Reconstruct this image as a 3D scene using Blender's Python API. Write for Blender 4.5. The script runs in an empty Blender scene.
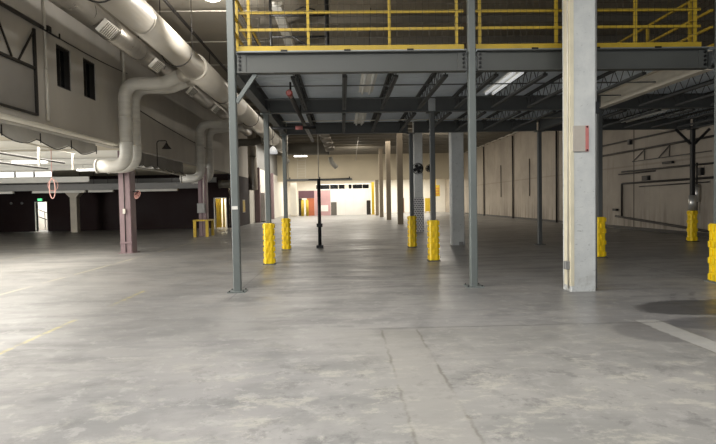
import bpy, bmesh, math, random
from mathutils import Vector, Matrix
random.seed(7)
C = bpy.context.scene.collection
SC = bpy.context.scene
PI = math.pi

# ------------------------------------------------------------------ materials
def srgb(r, g, b):
    f = lambda c: (c/255/12.92) if c/255 <= .04045 else ((c/255+.055)/1.055)**2.4
    return (f(r), f(g), f(b), 1)

class NT:
    """small wrapper that writes node arithmetic"""
    def __init__(s, m):
        m.use_nodes = True
        s.t = m.node_tree; s.N = s.t.nodes; s.L = s.t.links
        s.b = s.N['Principled BSDF']
    def node(s, typ, **kw):
        n = s.N.new(typ)
        for k, v in kw.items(): setattr(n, k, v)
        return n
    def put(s, sock, v):
        if hasattr(v, 'is_linked') or isinstance(v, bpy.types.NodeSocket): s.L.new(v, sock)
        else: sock.default_value = v
    def m(s, op, a, b=0.0, c=None):
        n = s.node('ShaderNodeMath', operation=op)
        s.put(n.inputs[0], a); s.put(n.inputs[1], b)
        if c is not None: s.put(n.inputs[2], c)
        return n.outputs[0]
    def ss(s, x, lo, hi, a=0.0, b=1.0):
        n = s.node('ShaderNodeMapRange', interpolation_type='SMOOTHSTEP')
        s.put(n.inputs[0], x); s.put(n.inputs[1], lo); s.put(n.inputs[2], hi); s.put(n.inputs[3], a); s.put(n.inputs[4], b)
        return n.outputs[0]
    def noise(s, vec, scale, detail=4, rough=.55, dist=0.0):
        n = s.node('ShaderNodeTexNoise')
        s.put(n.inputs['Vector'], vec); n.inputs['Scale'].default_value = scale
        n.inputs['Detail'].default_value = detail; n.inputs['Roughness'].default_value = rough
        n.inputs['Distortion'].default_value = dist
        return n.outputs[0]
    def scale(s, vec, v):
        n = s.node('ShaderNodeMapping'); s.put(n.inputs['Vector'], vec); n.inputs['Scale'].default_value = v
        return n.outputs[0]
    def mix(s, f, a, b):
        n = s.node('ShaderNodeMix', data_type='RGBA')
        s.put(n.inputs[0], f); s.put(n.inputs[6], a); s.put(n.inputs[7], b)
        return n.outputs[2]
    def bump(s, h, strength=.2, dist=.02):
        n = s.node('ShaderNodeBump'); n.inputs['Strength'].default_value = strength
        n.inputs['Distance'].default_value = dist
        s.L.new(h, n.inputs['Height']); s.L.new(n.outputs[0], s.b.inputs['Normal'])

def mat(name, col, rough=.6, metal=0.0, var=.12, scale=2.0, spots=0.0, bump=0.0, stretch=None, emit=None, es=0.0, spotcol=None):
    m = bpy.data.materials.new(name); n = NT(m)
    tc = n.node('ShaderNodeTexCoord').outputs['Object']
    v = n.scale(tc, stretch) if stretch else tc
    a = n.noise(v, scale, 5, .6)
    dark = tuple(c*(1-var*1.6) for c in col[:3])+(1,); light = tuple(min(1, c*(1+var)) for c in col[:3])+(1,)
    c = n.mix(n.ss(a, .3, .7), dark, light)
    if spots:
        sp = n.noise(tc, scale*7, 3, .7)
        c = n.mix(n.ss(sp, .62, .70, 0, spots), c, spotcol or tuple(x*.35 for x in col[:3])+(1,))
    n.put(n.b.inputs['Base Color'], c)
    n.put(n.b.inputs['Roughness'], n.ss(a, .2, .8, max(.05, rough-.1), min(1, rough+.1)))
    n.b.inputs['Metallic'].default_value = metal
    if bump: n.bump(n.noise(v, scale*6, 4, .6), bump, .01)
    if emit:
        n.b.inputs['Emission Color'].default_value = emit; n.b.inputs['Emission Strength'].default_value = es
    return m

M = {}
M['steel'] = mat('grey_painted_steel', srgb(104, 110, 108), .5, 0, .06, 1.5)
M['steel_dark'] = mat('dark_grey_painted_steel', srgb(88, 90, 89), .55, 0, .08, 1.5)
M['beam_grey'] = mat('beam_grey_paint', srgb(77, 79, 76), .5, 0, .06, 1.5)
M['joist'] = mat('joist_grey_paint', srgb(72, 73, 72), .6, 0, .08, 2)
M['bolt'] = mat('dark_bolt_steel', srgb(28, 28, 29), .45, .5, .05, 3)
M['deck'] = mat('deck_pale_galvanised', srgb(214, 222, 228), .5, 0, .06, 1.2)
M['edge'] = mat('galvanised_edge_angle', srgb(150, 158, 162), .4, .3, .05, 2)
M['yellow'] = mat('safety_yellow_paint', srgb(192, 162, 46), .5, 0, .08, 3, spots=.35)
M['guard'] = mat('yellow_plastic', srgb(250, 212, 20), .4, 0, .07, 4, spots=.3)
M['wire'] = mat('black_mesh_wire', srgb(70, 66, 56), .5, .3, .05, 3)
M['white_conc'] = mat('white_painted_concrete', srgb(208, 210, 208), .7, 0, .05, 2.5, spots=.8, bump=.3, spotcol=srgb(120, 122, 122))
M['shaded_tan_conc'] = mat('shaded_tan_paint', srgb(140, 128, 110), .75, 0, .06, 2)  # tan column paint darkened, backlit shade put into the colour
M['cream'] = mat('warm_lit_cream', srgb(224, 216, 190), .6, 0, .05, 3)  # warm side light put into the colour of the column's edge strip
M['tan_conc'] = mat('tan_painted_column', srgb(200, 192, 176), .75, 0, .06, 2, bump=.15)
M['white_metal'] = mat('white_painted_metal', srgb(228, 226, 218), .45, 0, .04, 2)
M['duct'] = mat('cream_duct_paint', srgb(206, 200, 188), .38, .25, .05, .9)
M['duct_dull'] = mat('white_branch_duct', srgb(206, 203, 194), .5, .05, .06, 1.2, stretch=(1, 1, 6))
M['silver'] = mat('spiral_silver_duct', srgb(168, 162, 152), .34, .75, .08, 1.0, stretch=(1, 5, 1), bump=.2)
M['grey_duct'] = mat('dull_grey_duct', srgb(120, 116, 106), .5, .3, .06, 1)
M['grille'] = mat('white_grille_metal', srgb(236, 232, 222), .5, 0, .03, 4)
M['purple'] = mat('mauve_painted_steel', srgb(124, 104, 107), .55, 0, .06, 1.5)
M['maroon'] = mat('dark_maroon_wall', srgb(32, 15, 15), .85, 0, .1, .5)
M['wall_up'] = mat('greige_upper_wall', srgb(194, 189, 180), .8, 0, .07, .5, stretch=(1, 1, .4))
M['ledge'] = mat('cream_ledge_paint', srgb(240, 236, 222), .6, 0, .04, 1.5)
M['mesh_panel'] = mat('grey_infill_panel', srgb(138, 134, 128), .8, 0, .06, 1)
M['curtain'] = mat('grey_sheet', srgb(190, 187, 180), .8, 0, .08, 1.2)
M['cable'] = mat('black_cable', srgb(34, 32, 30), .6, 0, .05, 4)
M['black'] = mat('black_painted_iron', srgb(30, 31, 33), .5, .1, .1, 3)
M['pipe_dark'] = mat('dark_iron_pipe', srgb(58, 55, 52), .5, .3, .1, 3)
M['red'] = mat('red_valve_paint', srgb(120, 46, 38), .45, 0, .08, 5)
M['pink'] = mat('faded_pink_cord', srgb(226, 176, 166), .8, 0, .06, 5)
M['pipe_light'] = mat('pale_conduit', srgb(205, 200, 188), .45, .2, .05, 3)
M['bay_ceiling'] = mat('cream_bay_ceiling', srgb(220, 212, 192), .8, 0, .04, .8)
M['bay_beam'] = mat('white_bay_beam', srgb(224, 222, 214), .7, 0, .04, 1)
M['grey_beam'] = mat('grey_bay_beam', srgb(120, 119, 116), .6, 0, .06, 1)
M['roof'] = mat('roof_underside', srgb(158, 151, 138), .85, 0, .08, .4)
M['purlin'] = mat('purlin_paint', srgb(132, 126, 114), .7, 0, .06, 1)
M['header'] = mat('beige_header_wall', srgb(198, 188, 166), .85, 0, .05, .3)
M['white_wall'] = mat('white_wall_paint', srgb(226, 222, 212), .8, 0, .05, .5)
M['panel_white'] = mat('white_partition_board', srgb(236, 234, 230), .6, 0, .04, .6)
M['panel_pink'] = mat('pink_partition_board', srgb(196, 158, 160), .6, 0, .06, .8)
M['panel_orange'] = mat('orange_brown_board', srgb(190, 110, 74), .6, 0, .06, .8)
M['panel_purple'] = mat('purple_header_board', srgb(96, 66, 76), .6, 0, .06, .8)
M['door_grey'] = mat('grey_door_paint', srgb(98, 94, 88), .5, 0, .06, 1)
M['door_dark'] = mat('dark_door_paint', srgb(36, 32, 28), .5, 0, .06, 1)
M['door_brown'] = mat('brown_door_paint', srgb(110, 76, 58), .5, 0, .06, 1)
M['glass_dark'] = mat('dark_window_glass', srgb(16, 17, 18), .12, 0, .1, 1)
M['frame_dark'] = mat('dark_window_frame', srgb(48, 45, 41), .5, .2, .05, 3)
M['tan_sign'] = mat('tan_board', srgb(188, 180, 170), .7, 0, .05, 3)
M['red_strip'] = mat('faded_red_strip', srgb(196, 120, 116), .6, 0, .08, 6)
M['box_grey'] = mat('grey_electrical_enclosure', srgb(140, 140, 138), .5, .2, .05, 3)
M['sleeve'] = mat('bare_metal_sleeve', srgb(206, 204, 198), .3, .7, .08, 4)
M['dirty_white'] = mat('white_sheet_metal', srgb(214, 212, 206), .5, .1, .06, 2)
M['lamp_on'] = mat('lit_lamp_diffuser', srgb(245, 243, 236), .5, 0, .02, 1, emit=(1, .96, .88, 1), es=6)
M['lamp_bay'] = mat('lit_bay_diffuser', srgb(245, 243, 236), .5, 0, .02, 1, emit=(1, .97, .90, 1), es=8)
M['lamp_soft'] = mat('dim_lamp_diffuser', srgb(245, 245, 240), .5, 0, .02, 1, emit=(.95, .97, 1, 1), es=.35)
M['lamp_off'] = mat('unlit_lamp_lens', srgb(222, 222, 216), .4, 0, .03, 1)
M['lit_pane'] = mat('lit_window_pane', srgb(240, 240, 236), .4, 0, .03, 1, emit=(1, .98, .94, 1), es=2.2)
M['exit'] = mat('green_exit_lens', srgb(30, 150, 80), .5, 0, .03, 1, emit=(.08, 1, .35, 1), es=1.3)

def chipped_material():
    m = bpy.data.materials.new('chipped_white_concrete'); n = NT(m)
    tc = n.node('ShaderNodeTexCoord').outputs['Object']
    sep = n.node('ShaderNodeSeparateXYZ'); n.L.new(tc, sep.inputs[0]); z = sep.outputs['Z']
    a = n.noise(tc, 2.5, 6, .65); sp = n.noise(tc, 16, 5, .75); sc = n.noise(n.scale(tc, (1, 1, 5)), 7, 6, .75, .3)
    c = n.mix(n.ss(a, .3, .7), srgb(198, 201, 200), srgb(216, 218, 215))
    c = n.mix(n.ss(sp, .635, .68, 0, .75), c, srgb(112, 112, 110))
    c = n.mix(n.m('MULTIPLY', n.ss(sc, .60, .66, 0, .8), n.ss(z, .6, 2.6, 1, .25)), c, srgb(118, 116, 112))
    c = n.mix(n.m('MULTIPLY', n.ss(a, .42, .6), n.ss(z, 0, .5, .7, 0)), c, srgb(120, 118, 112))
    n.put(n.b.inputs['Base Color'], c); n.b.inputs['Roughness'].default_value = .7
    n.bump(sp, .3, .01)
    return m
M['chipped'] = chipped_material()

def right_wall_material():
    m = bpy.data.materials.new('stained_tilt_up_concrete'); n = NT(m)
    tc = n.node('ShaderNodeTexCoord').outputs['Object']
    sep = n.node('ShaderNodeSeparateXYZ'); n.L.new(tc, sep.inputs[0])
    z = sep.outputs['Z']; y = sep.outputs['Y']
    big = n.noise(tc, .35, 5, .6); streak = n.noise(n.scale(tc, (1, 2.2, .18)), 1.2, 5, .65)
    fine = n.noise(tc, 5, 4, .6)
    c = n.mix(n.ss(big, .3, .7), srgb(158, 149, 137), srgb(182, 172, 158))
    c = n.mix(n.ss(streak, .54, .78, 0, .4), c, srgb(110, 97, 82))
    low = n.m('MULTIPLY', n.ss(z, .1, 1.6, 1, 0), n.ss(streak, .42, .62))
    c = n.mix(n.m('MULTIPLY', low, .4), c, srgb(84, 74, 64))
    c = n.mix(n.ss(fine, .66, .74, 0, .4), c, srgb(96, 88, 78))
    h = n.m('PINGPONG', n.m('SUBTRACT', y, 35.0), 4.55)
    c = n.mix(n.ss(h, .03, .07, .8, 0), c, srgb(52, 46, 40))
    c = n.mix(n.m('MULTIPLY', n.ss(n.m('ABSOLUTE', n.m('SUBTRACT', z, 3.1)), .02, .06, .3, 0), 1.0), c, srgb(110, 100, 88))
    n.put(n.b.inputs['Base Color'], c); n.b.inputs['Roughness'].default_value = .85
    n.bump(fine, .2, .01)
    return m
M['right_wall'] = right_wall_material()

def wrap_material():
    m = bpy.data.materials.new('perforated_white_wrap'); n = NT(m)
    tc = n.node('ShaderNodeTexCoord').outputs['Object']
    b = n.node('ShaderNodeTexBrick'); n.L.new(n.scale(tc, (1, 1, 1)), b.inputs['Vector'])
    # brick texture lies in X/Y, so turn it upright
    mp = n.node('ShaderNodeMapping'); n.L.new(tc, mp.inputs['Vector']); mp.inputs['Rotation'].default_value = (PI/2, 0, 0)
    n.L.new(mp.outputs[0], b.inputs['Vector'])
    b.inputs['Color1'].default_value = srgb(70, 70, 78); b.inputs['Color2'].default_value = srgb(84, 82, 88)
    b.inputs['Mortar'].default_value = srgb(224, 222, 222); b.inputs['Scale'].default_value = 1
    b.inputs['Mortar Size'].default_value = .022; b.inputs['Brick Width'].default_value = .13; b.inputs['Row Height'].default_value = .1
    n.L.new(b.outputs[0], n.b.inputs['Base Color']); n.b.inputs['Roughness'].default_value = .7
    return m
M['wrap'] = wrap_material()

def floor_material():
    m = bpy.data.materials.new('worn_sealed_concrete'); n = NT(m)
    tc = n.node('ShaderNodeTexCoord').outputs['Object']
    sep = n.node('ShaderNodeSeparateXYZ'); n.L.new(tc, sep.inputs[0])
    x, y = sep.outputs['X'], sep.outputs['Y']
    big = n.noise(tc, .22, 5, .6, .4); mid = n.noise(tc, .9, 7, .68, .25); fine = n.noise(tc, 4.5, 6, .7, .3)
    grit = n.noise(tc, 28, 3, .6); wipe = n.noise(n.scale(tc, (.5, 2.4, 1)), .9, 6, .66, .2)
    c = n.mix(n.ss(big, .35, .65), srgb(124, 123, 122), srgb(143, 141, 138))
    c = n.mix(n.ss(mid, .46, .60, 0, .6), c, srgb(108, 108, 107))
    c = n.mix(n.ss(wipe, .50, .66, 0, .35), c, srgb(97, 97, 98))
    c = n.mix(n.ss(fine, .54, .62, 0, .5), c, srgb(153, 151, 148))
    c = n.mix(n.ss(grit, .62, .75, 0, .25), c, srgb(94, 93, 90))
    def band(v, lo, hi, soft=.02):
        return n.m('MULTIPLY', n.ss(v, lo-soft, lo+soft), n.ss(v, hi-soft, hi+soft, 1, 0))
    wob = n.m('MULTIPLY', n.m('SUBTRACT', fine, .5), .10)
    xw = n.m('ADD', x, wob); yw = n.m('ADD', y, wob)
    # near apron: rougher, patchy pale efflorescence in front of the slab joint
    near = n.m('MULTIPLY', n.ss(yw, 6.55, 6.75, 1, 0), n.ss(x, -.6, .6))
    near_soft = n.m('MULTIPLY', n.ss(yw, 4.6, 7.0, 1, 0), n.ss(x, -4.5, 0, .25, 1))
    c = n.mix(n.m('MULTIPLY', near, .30), c, srgb(129, 127, 119))
    pale = n.m('MULTIPLY', near_soft, n.ss(n.noise(n.scale(tc, (.8, 1.3, 1)), 2.4, 10, .8, .15), .52, .60, 0, .5))
    c = n.mix(pale, c, srgb(164, 161, 150))
    darkp = n.m('MULTIPLY', near_soft, n.ss(n.noise(tc, 2.6, 10, .8, .2), .53, .61, 0, .5))
    c = n.mix(darkp, c, srgb(89, 88, 87))
    # patched trench strips
    def strip(x0, x1, y0, y1, col, amt):
        nonlocal c
        ins = n.m('MULTIPLY', band(xw, x0, x1), band(yw, y0, y1, .05))
        c = n.mix(n.m('MULTIPLY', ins, amt), c, col)
        ed = n.m('MULTIPLY', n.m('MAXIMUM', band(xw, x0-.012, x0+.012, .012), band(xw, x1-.012, x1+.012, .012)), band(y, y0, y1, .03))
        c = n.mix(n.m('MULTIPLY', n.m('MULTIPLY', ed, n.ss(mid, .38, .55)), .65), c, srgb(89, 85, 76))
    strip(.46, .90, -4, 6.65, srgb(138, 135, 129), .35)
    stainn = n.m('ADD', n.m('ADD', n.m('POWER', n.m('DIVIDE', n.m('SUBTRACT', x, 5.6), 1.55), 2.0), n.m('POWER', n.m('DIVIDE', n.m('SUBTRACT', y, 7.55), .55), 2.0)), n.m('MULTIPLY', n.m('SUBTRACT', mid, .5), 2.4))
    c = n.mix(n.ss(stainn, .75, 1.1, .8, 0), c, srgb(54, 54, 55))
    wet = n.m('ADD', n.m('ADD', n.m('POWER', n.m('DIVIDE', n.m('SUBTRACT', x, 3.75), .55), 2.0), n.m('POWER', n.m('DIVIDE', n.m('SUBTRACT', y, 6.25), .55), 2.0)), n.m('MULTIPLY', n.m('SUBTRACT', mid, .5), 2.2))
    wet2 = n.m('ADD', n.m('ADD', n.m('POWER', n.m('DIVIDE', n.m('SUBTRACT', x, 4.6), .6), 2.0), n.m('POWER', n.m('DIVIDE', n.m('SUBTRACT', y, 6.55), .4), 2.0)), n.m('MULTIPLY', n.m('SUBTRACT', mid, .5), 2.2))
    c = n.mix(n.ss(wet, .6, 1.1, .55, 0), c, srgb(86, 85, 85))
    c = n.mix(n.ss(wet2, .6, 1.1, .7, 0), c, srgb(72, 72, 75))
    strip(3.76, 4.06, 2.0, 6.85, srgb(166, 165, 160), .6)
    # control joint across and a few saw cuts
    def line_y(y0, x0, x1, w, col, amt, gate=None):
        nonlocal c
        l = n.m('MULTIPLY', band(yw, y0-w, y0+w, w), band(x, x0, x1, .2))
        if gate is not None: l = n.m('MULTIPLY', l, gate)
        c = n.mix(n.m('MULTIPLY', l, amt), c, col)
    def line_x(x0, y0, y1, w, col, amt, gate=None, v=None):
        nonlocal c
        l = n.m('MULTIPLY', band(v if v is not None else x, x0-w, x0+w, w*.6), band(y, y0, y1, .12))
        if gate is not None: l = n.m('MULTIPLY', l, gate)
        c = n.mix(n.m('MULTIPLY', l, amt), c, col)
    line_y(6.72, .2, 6.5, .02, srgb(79, 78, 75), .6)
    line_y(9.2, -9, 14, .015, srgb(72, 72, 72), .45)
    line_y(18.4, -9, 14, .03, srgb(72, 72, 72), .5)
    line_y(27.6, -9, 14, .03, srgb(72, 72, 72), .5)
    line_x(-1.92, 9, 30, .012, srgb(72, 72, 72), .6)
    line_x(6.9, 8, 40, .02, srgb(72, 72, 72), .5)
    worn = n.ss(mid, .40, .58); worn2 = n.ss(fine, .38, .6)
    line_x(-3.80, 4.2, 7.7, .035, srgb(177, 164, 94), .75, worn2)
    line_x(-3.74, 8.75, 10.2, .035, srgb(177, 164, 94), .75, worn2)
    line_x(-6.35, 9.5, 26, .045, srgb(183, 177, 155), .75, worn)
    line_x(-10.4, 6, 30, .05, srgb(177, 170, 138), .5, worn)
    # scuffs and tyre marks
    for x0, w in ((4.95, .05), (5.25, .05)):
        arc = n.m('ADD', x, n.m('MULTIPLY', n.m('POWER', n.m('SUBTRACT', y, 7.5), 2.0), -.35))
        line_x(x0, 6.6, 8.8, w, srgb(60, 60, 61), .5, worn2, arc)
    n.put(n.b.inputs['Base Color'], c)
    r = n.ss(n.m('ADD', n.m('MULTIPLY', wipe, .6), n.m('MULTIPLY', big, .4)), .35, .65, .30, .52)
    r = n.m('ADD', r, n.m('MULTIPLY', near_soft, .18))
    n.put(n.b.inputs['Roughness'], r)
    n.b.inputs['Specular IOR Level'].default_value = .45
    n.bump(n.m('ADD', n.m('MULTIPLY', mid, .5), n.m('MULTIPLY', grit, .12)), .12, .02)
    return m
M['floor'] = floor_material()

# ------------------------------------------------------------------ mesh helpers
class MB:
    def __init__(s): s.bm = bmesh.new()
    def box(s, x0, x1, y0, y1, z0, z1):
        v = [s.bm.verts.new(p) for p in ((x0,y0,z0),(x1,y0,z0),(x1,y1,z0),(x0,y1,z0),(x0,y0,z1),(x1,y0,z1),(x1,y1,z1),(x0,y1,z1))]
        for f in ((3,2,1,0),(4,5,6,7),(0,1,5,4),(1,2,6,5),(2,3,7,6),(3,0,4,7)): s.bm.faces.new([v[i] for i in f])
        return s
    def prism(s, prof, axis, a, b):
        """closed 2-D profile pushed along an axis: x -> (y,z), y -> (x,z), z -> (x,y)"""
        P = {'x': lambda p, t: (t, p[0], p[1]), 'y': lambda p, t: (p[0], t, p[1]), 'z': lambda p, t: (p[0], p[1], t)}[axis]
        A = [s.bm.verts.new(P(p, a)) for p in prof]; B = [s.bm.verts.new(P(p, b)) for p in prof]
        n = len(prof)
        for i in range(n): s.bm.faces.new((A[i], A[(i+1) % n], B[(i+1) % n], B[i]))
        s.bm.faces.new(A[::-1]); s.bm.faces.new(B)
        return s
    def tube(s, pts, r, seg=12, cap=True):
        pts = [Vector(p) for p in pts]; n = len(pts)
        rr = r if isinstance(r, (list, tuple)) else [r]*n
        T = []
        for i in range(n):
            t = Vector()
            if i > 0: t += (pts[i]-pts[i-1]).normalized()
            if i < n-1: t += (pts[i+1]-pts[i]).normalized()
            T.append(t.normalized())
        up = Vector((0, 0, 1)) if abs(T[0].z) < .9 else Vector((1, 0, 0))
        u = T[0].cross(up).normalized(); rings = []
        for i in range(n):
            u = (u - T[i]*u.dot(T[i])).normalized(); w = T[i].cross(u)
            rings.append([s.bm.verts.new(pts[i] + (u*math.cos(2*PI*k/seg) + w*math.sin(2*PI*k/seg))*rr[i]) for k in range(seg)])
        for i in range(n-1):
            for k in range(seg):
                f = s.bm.faces.new((rings[i][k], rings[i][(k+1) % seg], rings[i+1][(k+1) % seg], rings[i+1][k])); f.smooth = True
        if cap: s.bm.faces.new(rings[0][::-1]); s.bm.faces.new(rings[-1])
        return s
    def bar(s, a, b, w, h=None):
        """square bar between two points"""
        a = Vector(a); b = Vector(b); h = h or w
        t = (b-a).normalized(); up = Vector((0, 0, 1)) if abs(t.z) < .95 else Vector((0, 1, 0))
        u = t.cross(up).normalized()*w/2; q = u.cross(t).normalized()*h/2
        v = [s.bm.verts.new(p) for p in (a-u-q, a+u-q, a+u+q, a-u+q, b-u-q, b+u-q, b+u+q, b-u+q)]
        for f in ((3,2,1,0),(4,5,6,7),(0,1,5,4),(1,2,6,5),(2,3,7,6),(3,0,4,7)): s.bm.faces.new([v[i] for i in f])
        return s
    def lathe(s, prof, c, axis='z', seg=24):
        rings = []
        for r, t in prof:
            ring = []
            for k in range(seg):
                p, q = r*math.cos(2*PI*k/seg), r*math.sin(2*PI*k/seg)
                d = {'z': (p, q, t), 'x': (t, p, q), 'y': (p, t, q)}[axis]
                ring.append(s.bm.verts.new(Vector(c)+Vector(d)))
            rings.append(ring)
        for i in range(len(rings)-1):
            for k in range(seg):
                f = s.bm.faces.new((rings[i][k], rings[i][(k+1) % seg], rings[i+1][(k+1) % seg], rings[i+1][k])); f.smooth = True
        s.bm.faces.new(rings[0][::-1]); s.bm.faces.new(rings[-1])
        return s
    def ring_frame(s, x0, x1, z0, z1, y0, y1, w):
        s.box(x0, x0+w, y0, y1, z0, z1); s.box(x1-w, x1, y0, y1, z0, z1)
        s.box(x0+w, x1-w, y0, y1, z0, z0+w); s.box(x0+w, x1-w, y0, y1, z1-w, z1)
        return s
    def build(s, name, m, parent=None, bevel=0.0, **props):
        off = Vector()
        p = parent
        while p is not None: off += p.location; p = p.parent
        bmesh.ops.recalc_face_normals(s.bm, faces=s.bm.faces[:])
        if off.length: bmesh.ops.translate(s.bm, verts=s.bm.verts[:], vec=-off)
        me = bpy.data.meshes.new(name); s.bm.to_mesh(me); s.bm.free()
        me.materials.append(M[m] if isinstance(m, str) else m)
        o = bpy.data.objects.new(name, me); C.objects.link(o)
        if parent is not None: o.parent = parent
        if bevel:
            b = o.modifiers.new('bevel', 'BEVEL'); b.width = bevel; b.segments = 2; b.limit_method = 'ANGLE'
        for k, v in props.items(): o[k] = v
        return o

def thing(name, label, cat, loc=(0, 0, 0), group=None):
    o = bpy.data.objects.new(name, None); C.objects.link(o); o.location = loc
    o.empty_display_size = .2
    o['label'] = label; o['category'] = cat
    if group: o['group'] = group
    return o
def single(mb, name, m, label, cat, group=None, bevel=0.0, loc=None):
    p = {'label': label, 'category': cat}
    if group: p['group'] = group
    if loc is not None: bmesh.ops.translate(mb.bm, verts=mb.bm.verts[:], vec=-Vector(loc))
    o = mb.build(name, m, None, bevel, **p)
    if loc is not None: o.location = loc
    return o
def dup(root, loc, label, group=None):
    r = root.copy(); C.objects.link(r); r.location = loc; r['label'] = label
    if group: r['group'] = group
    for ch in list(root.children):
        c = ch.copy(); C.objects.link(c); c.parent = r
        for g in list(ch.children):
            d = g.copy(); C.objects.link(d); d.parent = c
    return r
def struct(mb, name, m, parent=None):
    o = mb.build(name, m, parent)
    if parent is None: o['kind'] = 'structure'
    return o
def ibeam(w, h, tw=.02, tf=.025, cx=0, cz=0):
    a, b, t = w/2, h/2, tw/2
    return [(cx+p, cz+q) for p, q in ((-a,-b),(a,-b),(a,-b+tf),(t,-b+tf),(t,b-tf),(a,b-tf),(a,b),(-a,b),(-a,b-tf),(-t,b-tf),(-t,-b+tf),(-a,-b+tf))]
def fillet(pts, rad, n=8):
    pts = [Vector(p) for p in pts]; out = [pts[0]]
    for i in range(1, len(pts)-1):
        a = (pts[i-1]-pts[i]).normalized(); b = (pts[i+1]-pts[i]).normalized()
        ang = a.angle(b)
        d = min(rad/math.tan(ang/2), (pts[i-1]-pts[i]).length*.49, (pts[i+1]-pts[i]).length*.49)
        p0, p1 = pts[i]+a*d, pts[i]+b*d
        for k in range(n+1):
            t = k/n; out.append(p0*(1-t)**2 + pts[i]*2*t*(1-t) + p1*t*t)
    out.append(pts[-1]); return out
ORD = ['first', 'second', 'third', 'fourth', 'fifth', 'sixth', 'seventh', 'eighth', 'ninth', 'tenth', 'eleventh', 'twelfth', 'thirteenth', 'fourteenth']

# ------------------------------------------------------------------ setting
ROOF = 7.1; XL = -7.3; XR = 14.2; YH = 62.0
struct(MB().box(-27, 15.2, -7, 78, -.3, 0), 'floor', 'floor')
ceil = struct(MB().box(-7.7, 15.2, -2, 62.4, ROOF, ROOF+.25), 'ceiling', 'roof')
for k in range(23):
    y = 14.1+2.1*k
    struct(MB().prism(ibeam(.14, .22, .015, .02, y, ROOF-.12), 'x', -2.3 if y < 24 else -7.25, 14.15), 'purlin', 'purlin', ceil)
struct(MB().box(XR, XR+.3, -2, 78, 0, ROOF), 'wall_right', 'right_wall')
# upper left wall with two window holes
def wall_holes_x(x0, x1, ya, yb, za, zb, holes):
    ys = sorted({ya, yb, *[h[0] for h in holes], *[h[1] for h in holes]}); zs = sorted({za, zb, *[h[2] for h in holes], *[h[3] for h in holes]})
    mb = MB()
    for i in range(len(ys)-1):
        for j in range(len(zs)-1):
            cy, cz = (ys[i]+ys[i+1])/2, (zs[j]+zs[j+1])/2
            if any(h[0] < cy < h[1] and h[2] < cz < h[3] for h in holes): continue
            mb.box(x0, x1, ys[i], ys[i+1], zs[j], zs[j+1])
    return mb
H = [(14.31, 15.06, 4.73, 5.83), (15.77, 16.54, 4.75, 5.86)]
struct(wall_holes_x(XL-.3, XL, 3, 18.1, 3.5, ROOF, H), 'wall_left_upper', 'wall_up')
struct(wall_holes_x(XL-.36, XL-.06, 18.1, 43, 3.62, ROOF, []), 'wall_left_upper_rear', 'wall_up')
struct(MB().box(XL-.3, XL, 43, 62, 4.7, ROOF), 'wall_left_upper_far', 'grey_beam')
for i, h in enumerate(H):
    w = struct(MB().box(XL-.2, XL-.17, h[0], h[1], h[2], h[3]), 'window_%d' % (i+1), 'glass_dark')
    fr = MB()
    fr.box(XL-.17, XL-.03, h[0], h[0]+.04, h[2], h[3]); fr.box(XL-.17, XL-.03, h[1]-.04, h[1], h[2], h[3])
    fr.box(XL-.17, XL-.03, h[0]+.04, h[1]-.04, h[2], h[2]+.04); fr.box(XL-.17, XL-.03, h[0]+.04, h[1]-.04, h[3]-.04, h[3])
    fr.box(XL-.17, XL-.1, (h[0]+h[1])/2-.015, (h[0]+h[1])/2+.015, h[2]+.04, h[3]-.04)
    struct(fr, 'window_frame', 'frame_dark', w)
struct(MB().prism([(XL+.001, 3.52), (XL+.16, 3.53), (XL+.16, 3.58), (XL+.001, 3.65)], 'y', 3, 17.6), 'trim_1', 'ledge')
# left bay under the upper wall
bay = struct(MB().box(-26.5, -7.62, 1, 36.5, 3.62, 3.8), 'ceiling_bay', 'bay_ceiling')
for y in (13.5, 16.6, 19.8, 23.0, 26.2):
    struct(MB().prism(ibeam(.16, .26, .02, .025, y, 3.48), 'x', -26, -8.0), 'bay_joist', 'bay_beam', bay)
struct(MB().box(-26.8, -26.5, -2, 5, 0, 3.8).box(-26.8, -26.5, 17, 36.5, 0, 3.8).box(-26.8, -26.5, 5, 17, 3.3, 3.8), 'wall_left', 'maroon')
def wall_holes_y(y0, y1, xa, xb, za, zb, holes):
    xs = sorted({xa, xb, *[h[0] for h in holes], *[h[1] for h in holes]}); zs = sorted({za, zb, *[h[2] for h in holes], *[h[3] for h in holes]})
    mb = MB()
    for i in range(len(xs)-1):
        for j in range(len(zs)-1):
            cx, cz = (xs[i]+xs[i+1])/2, (zs[j]+zs[j+1])/2
            if any(h[0] < cx < h[1] and h[2] < cz < h[3] for h in holes): continue
            mb.box(xs[i], xs[i+1], y0, y1, zs[j], zs[j+1])
    return mb
DH = [(-20.34, -19.60, 0, 1.94), (-8.52, -7.78, 0, 1.98)]
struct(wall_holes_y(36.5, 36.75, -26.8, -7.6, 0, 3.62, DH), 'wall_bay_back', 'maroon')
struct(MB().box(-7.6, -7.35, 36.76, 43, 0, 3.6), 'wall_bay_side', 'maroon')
struct(MB().box(XL-.3, XL, 43, 62, 0, 4.7), 'wall_left_far', 'white_wall')
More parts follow.
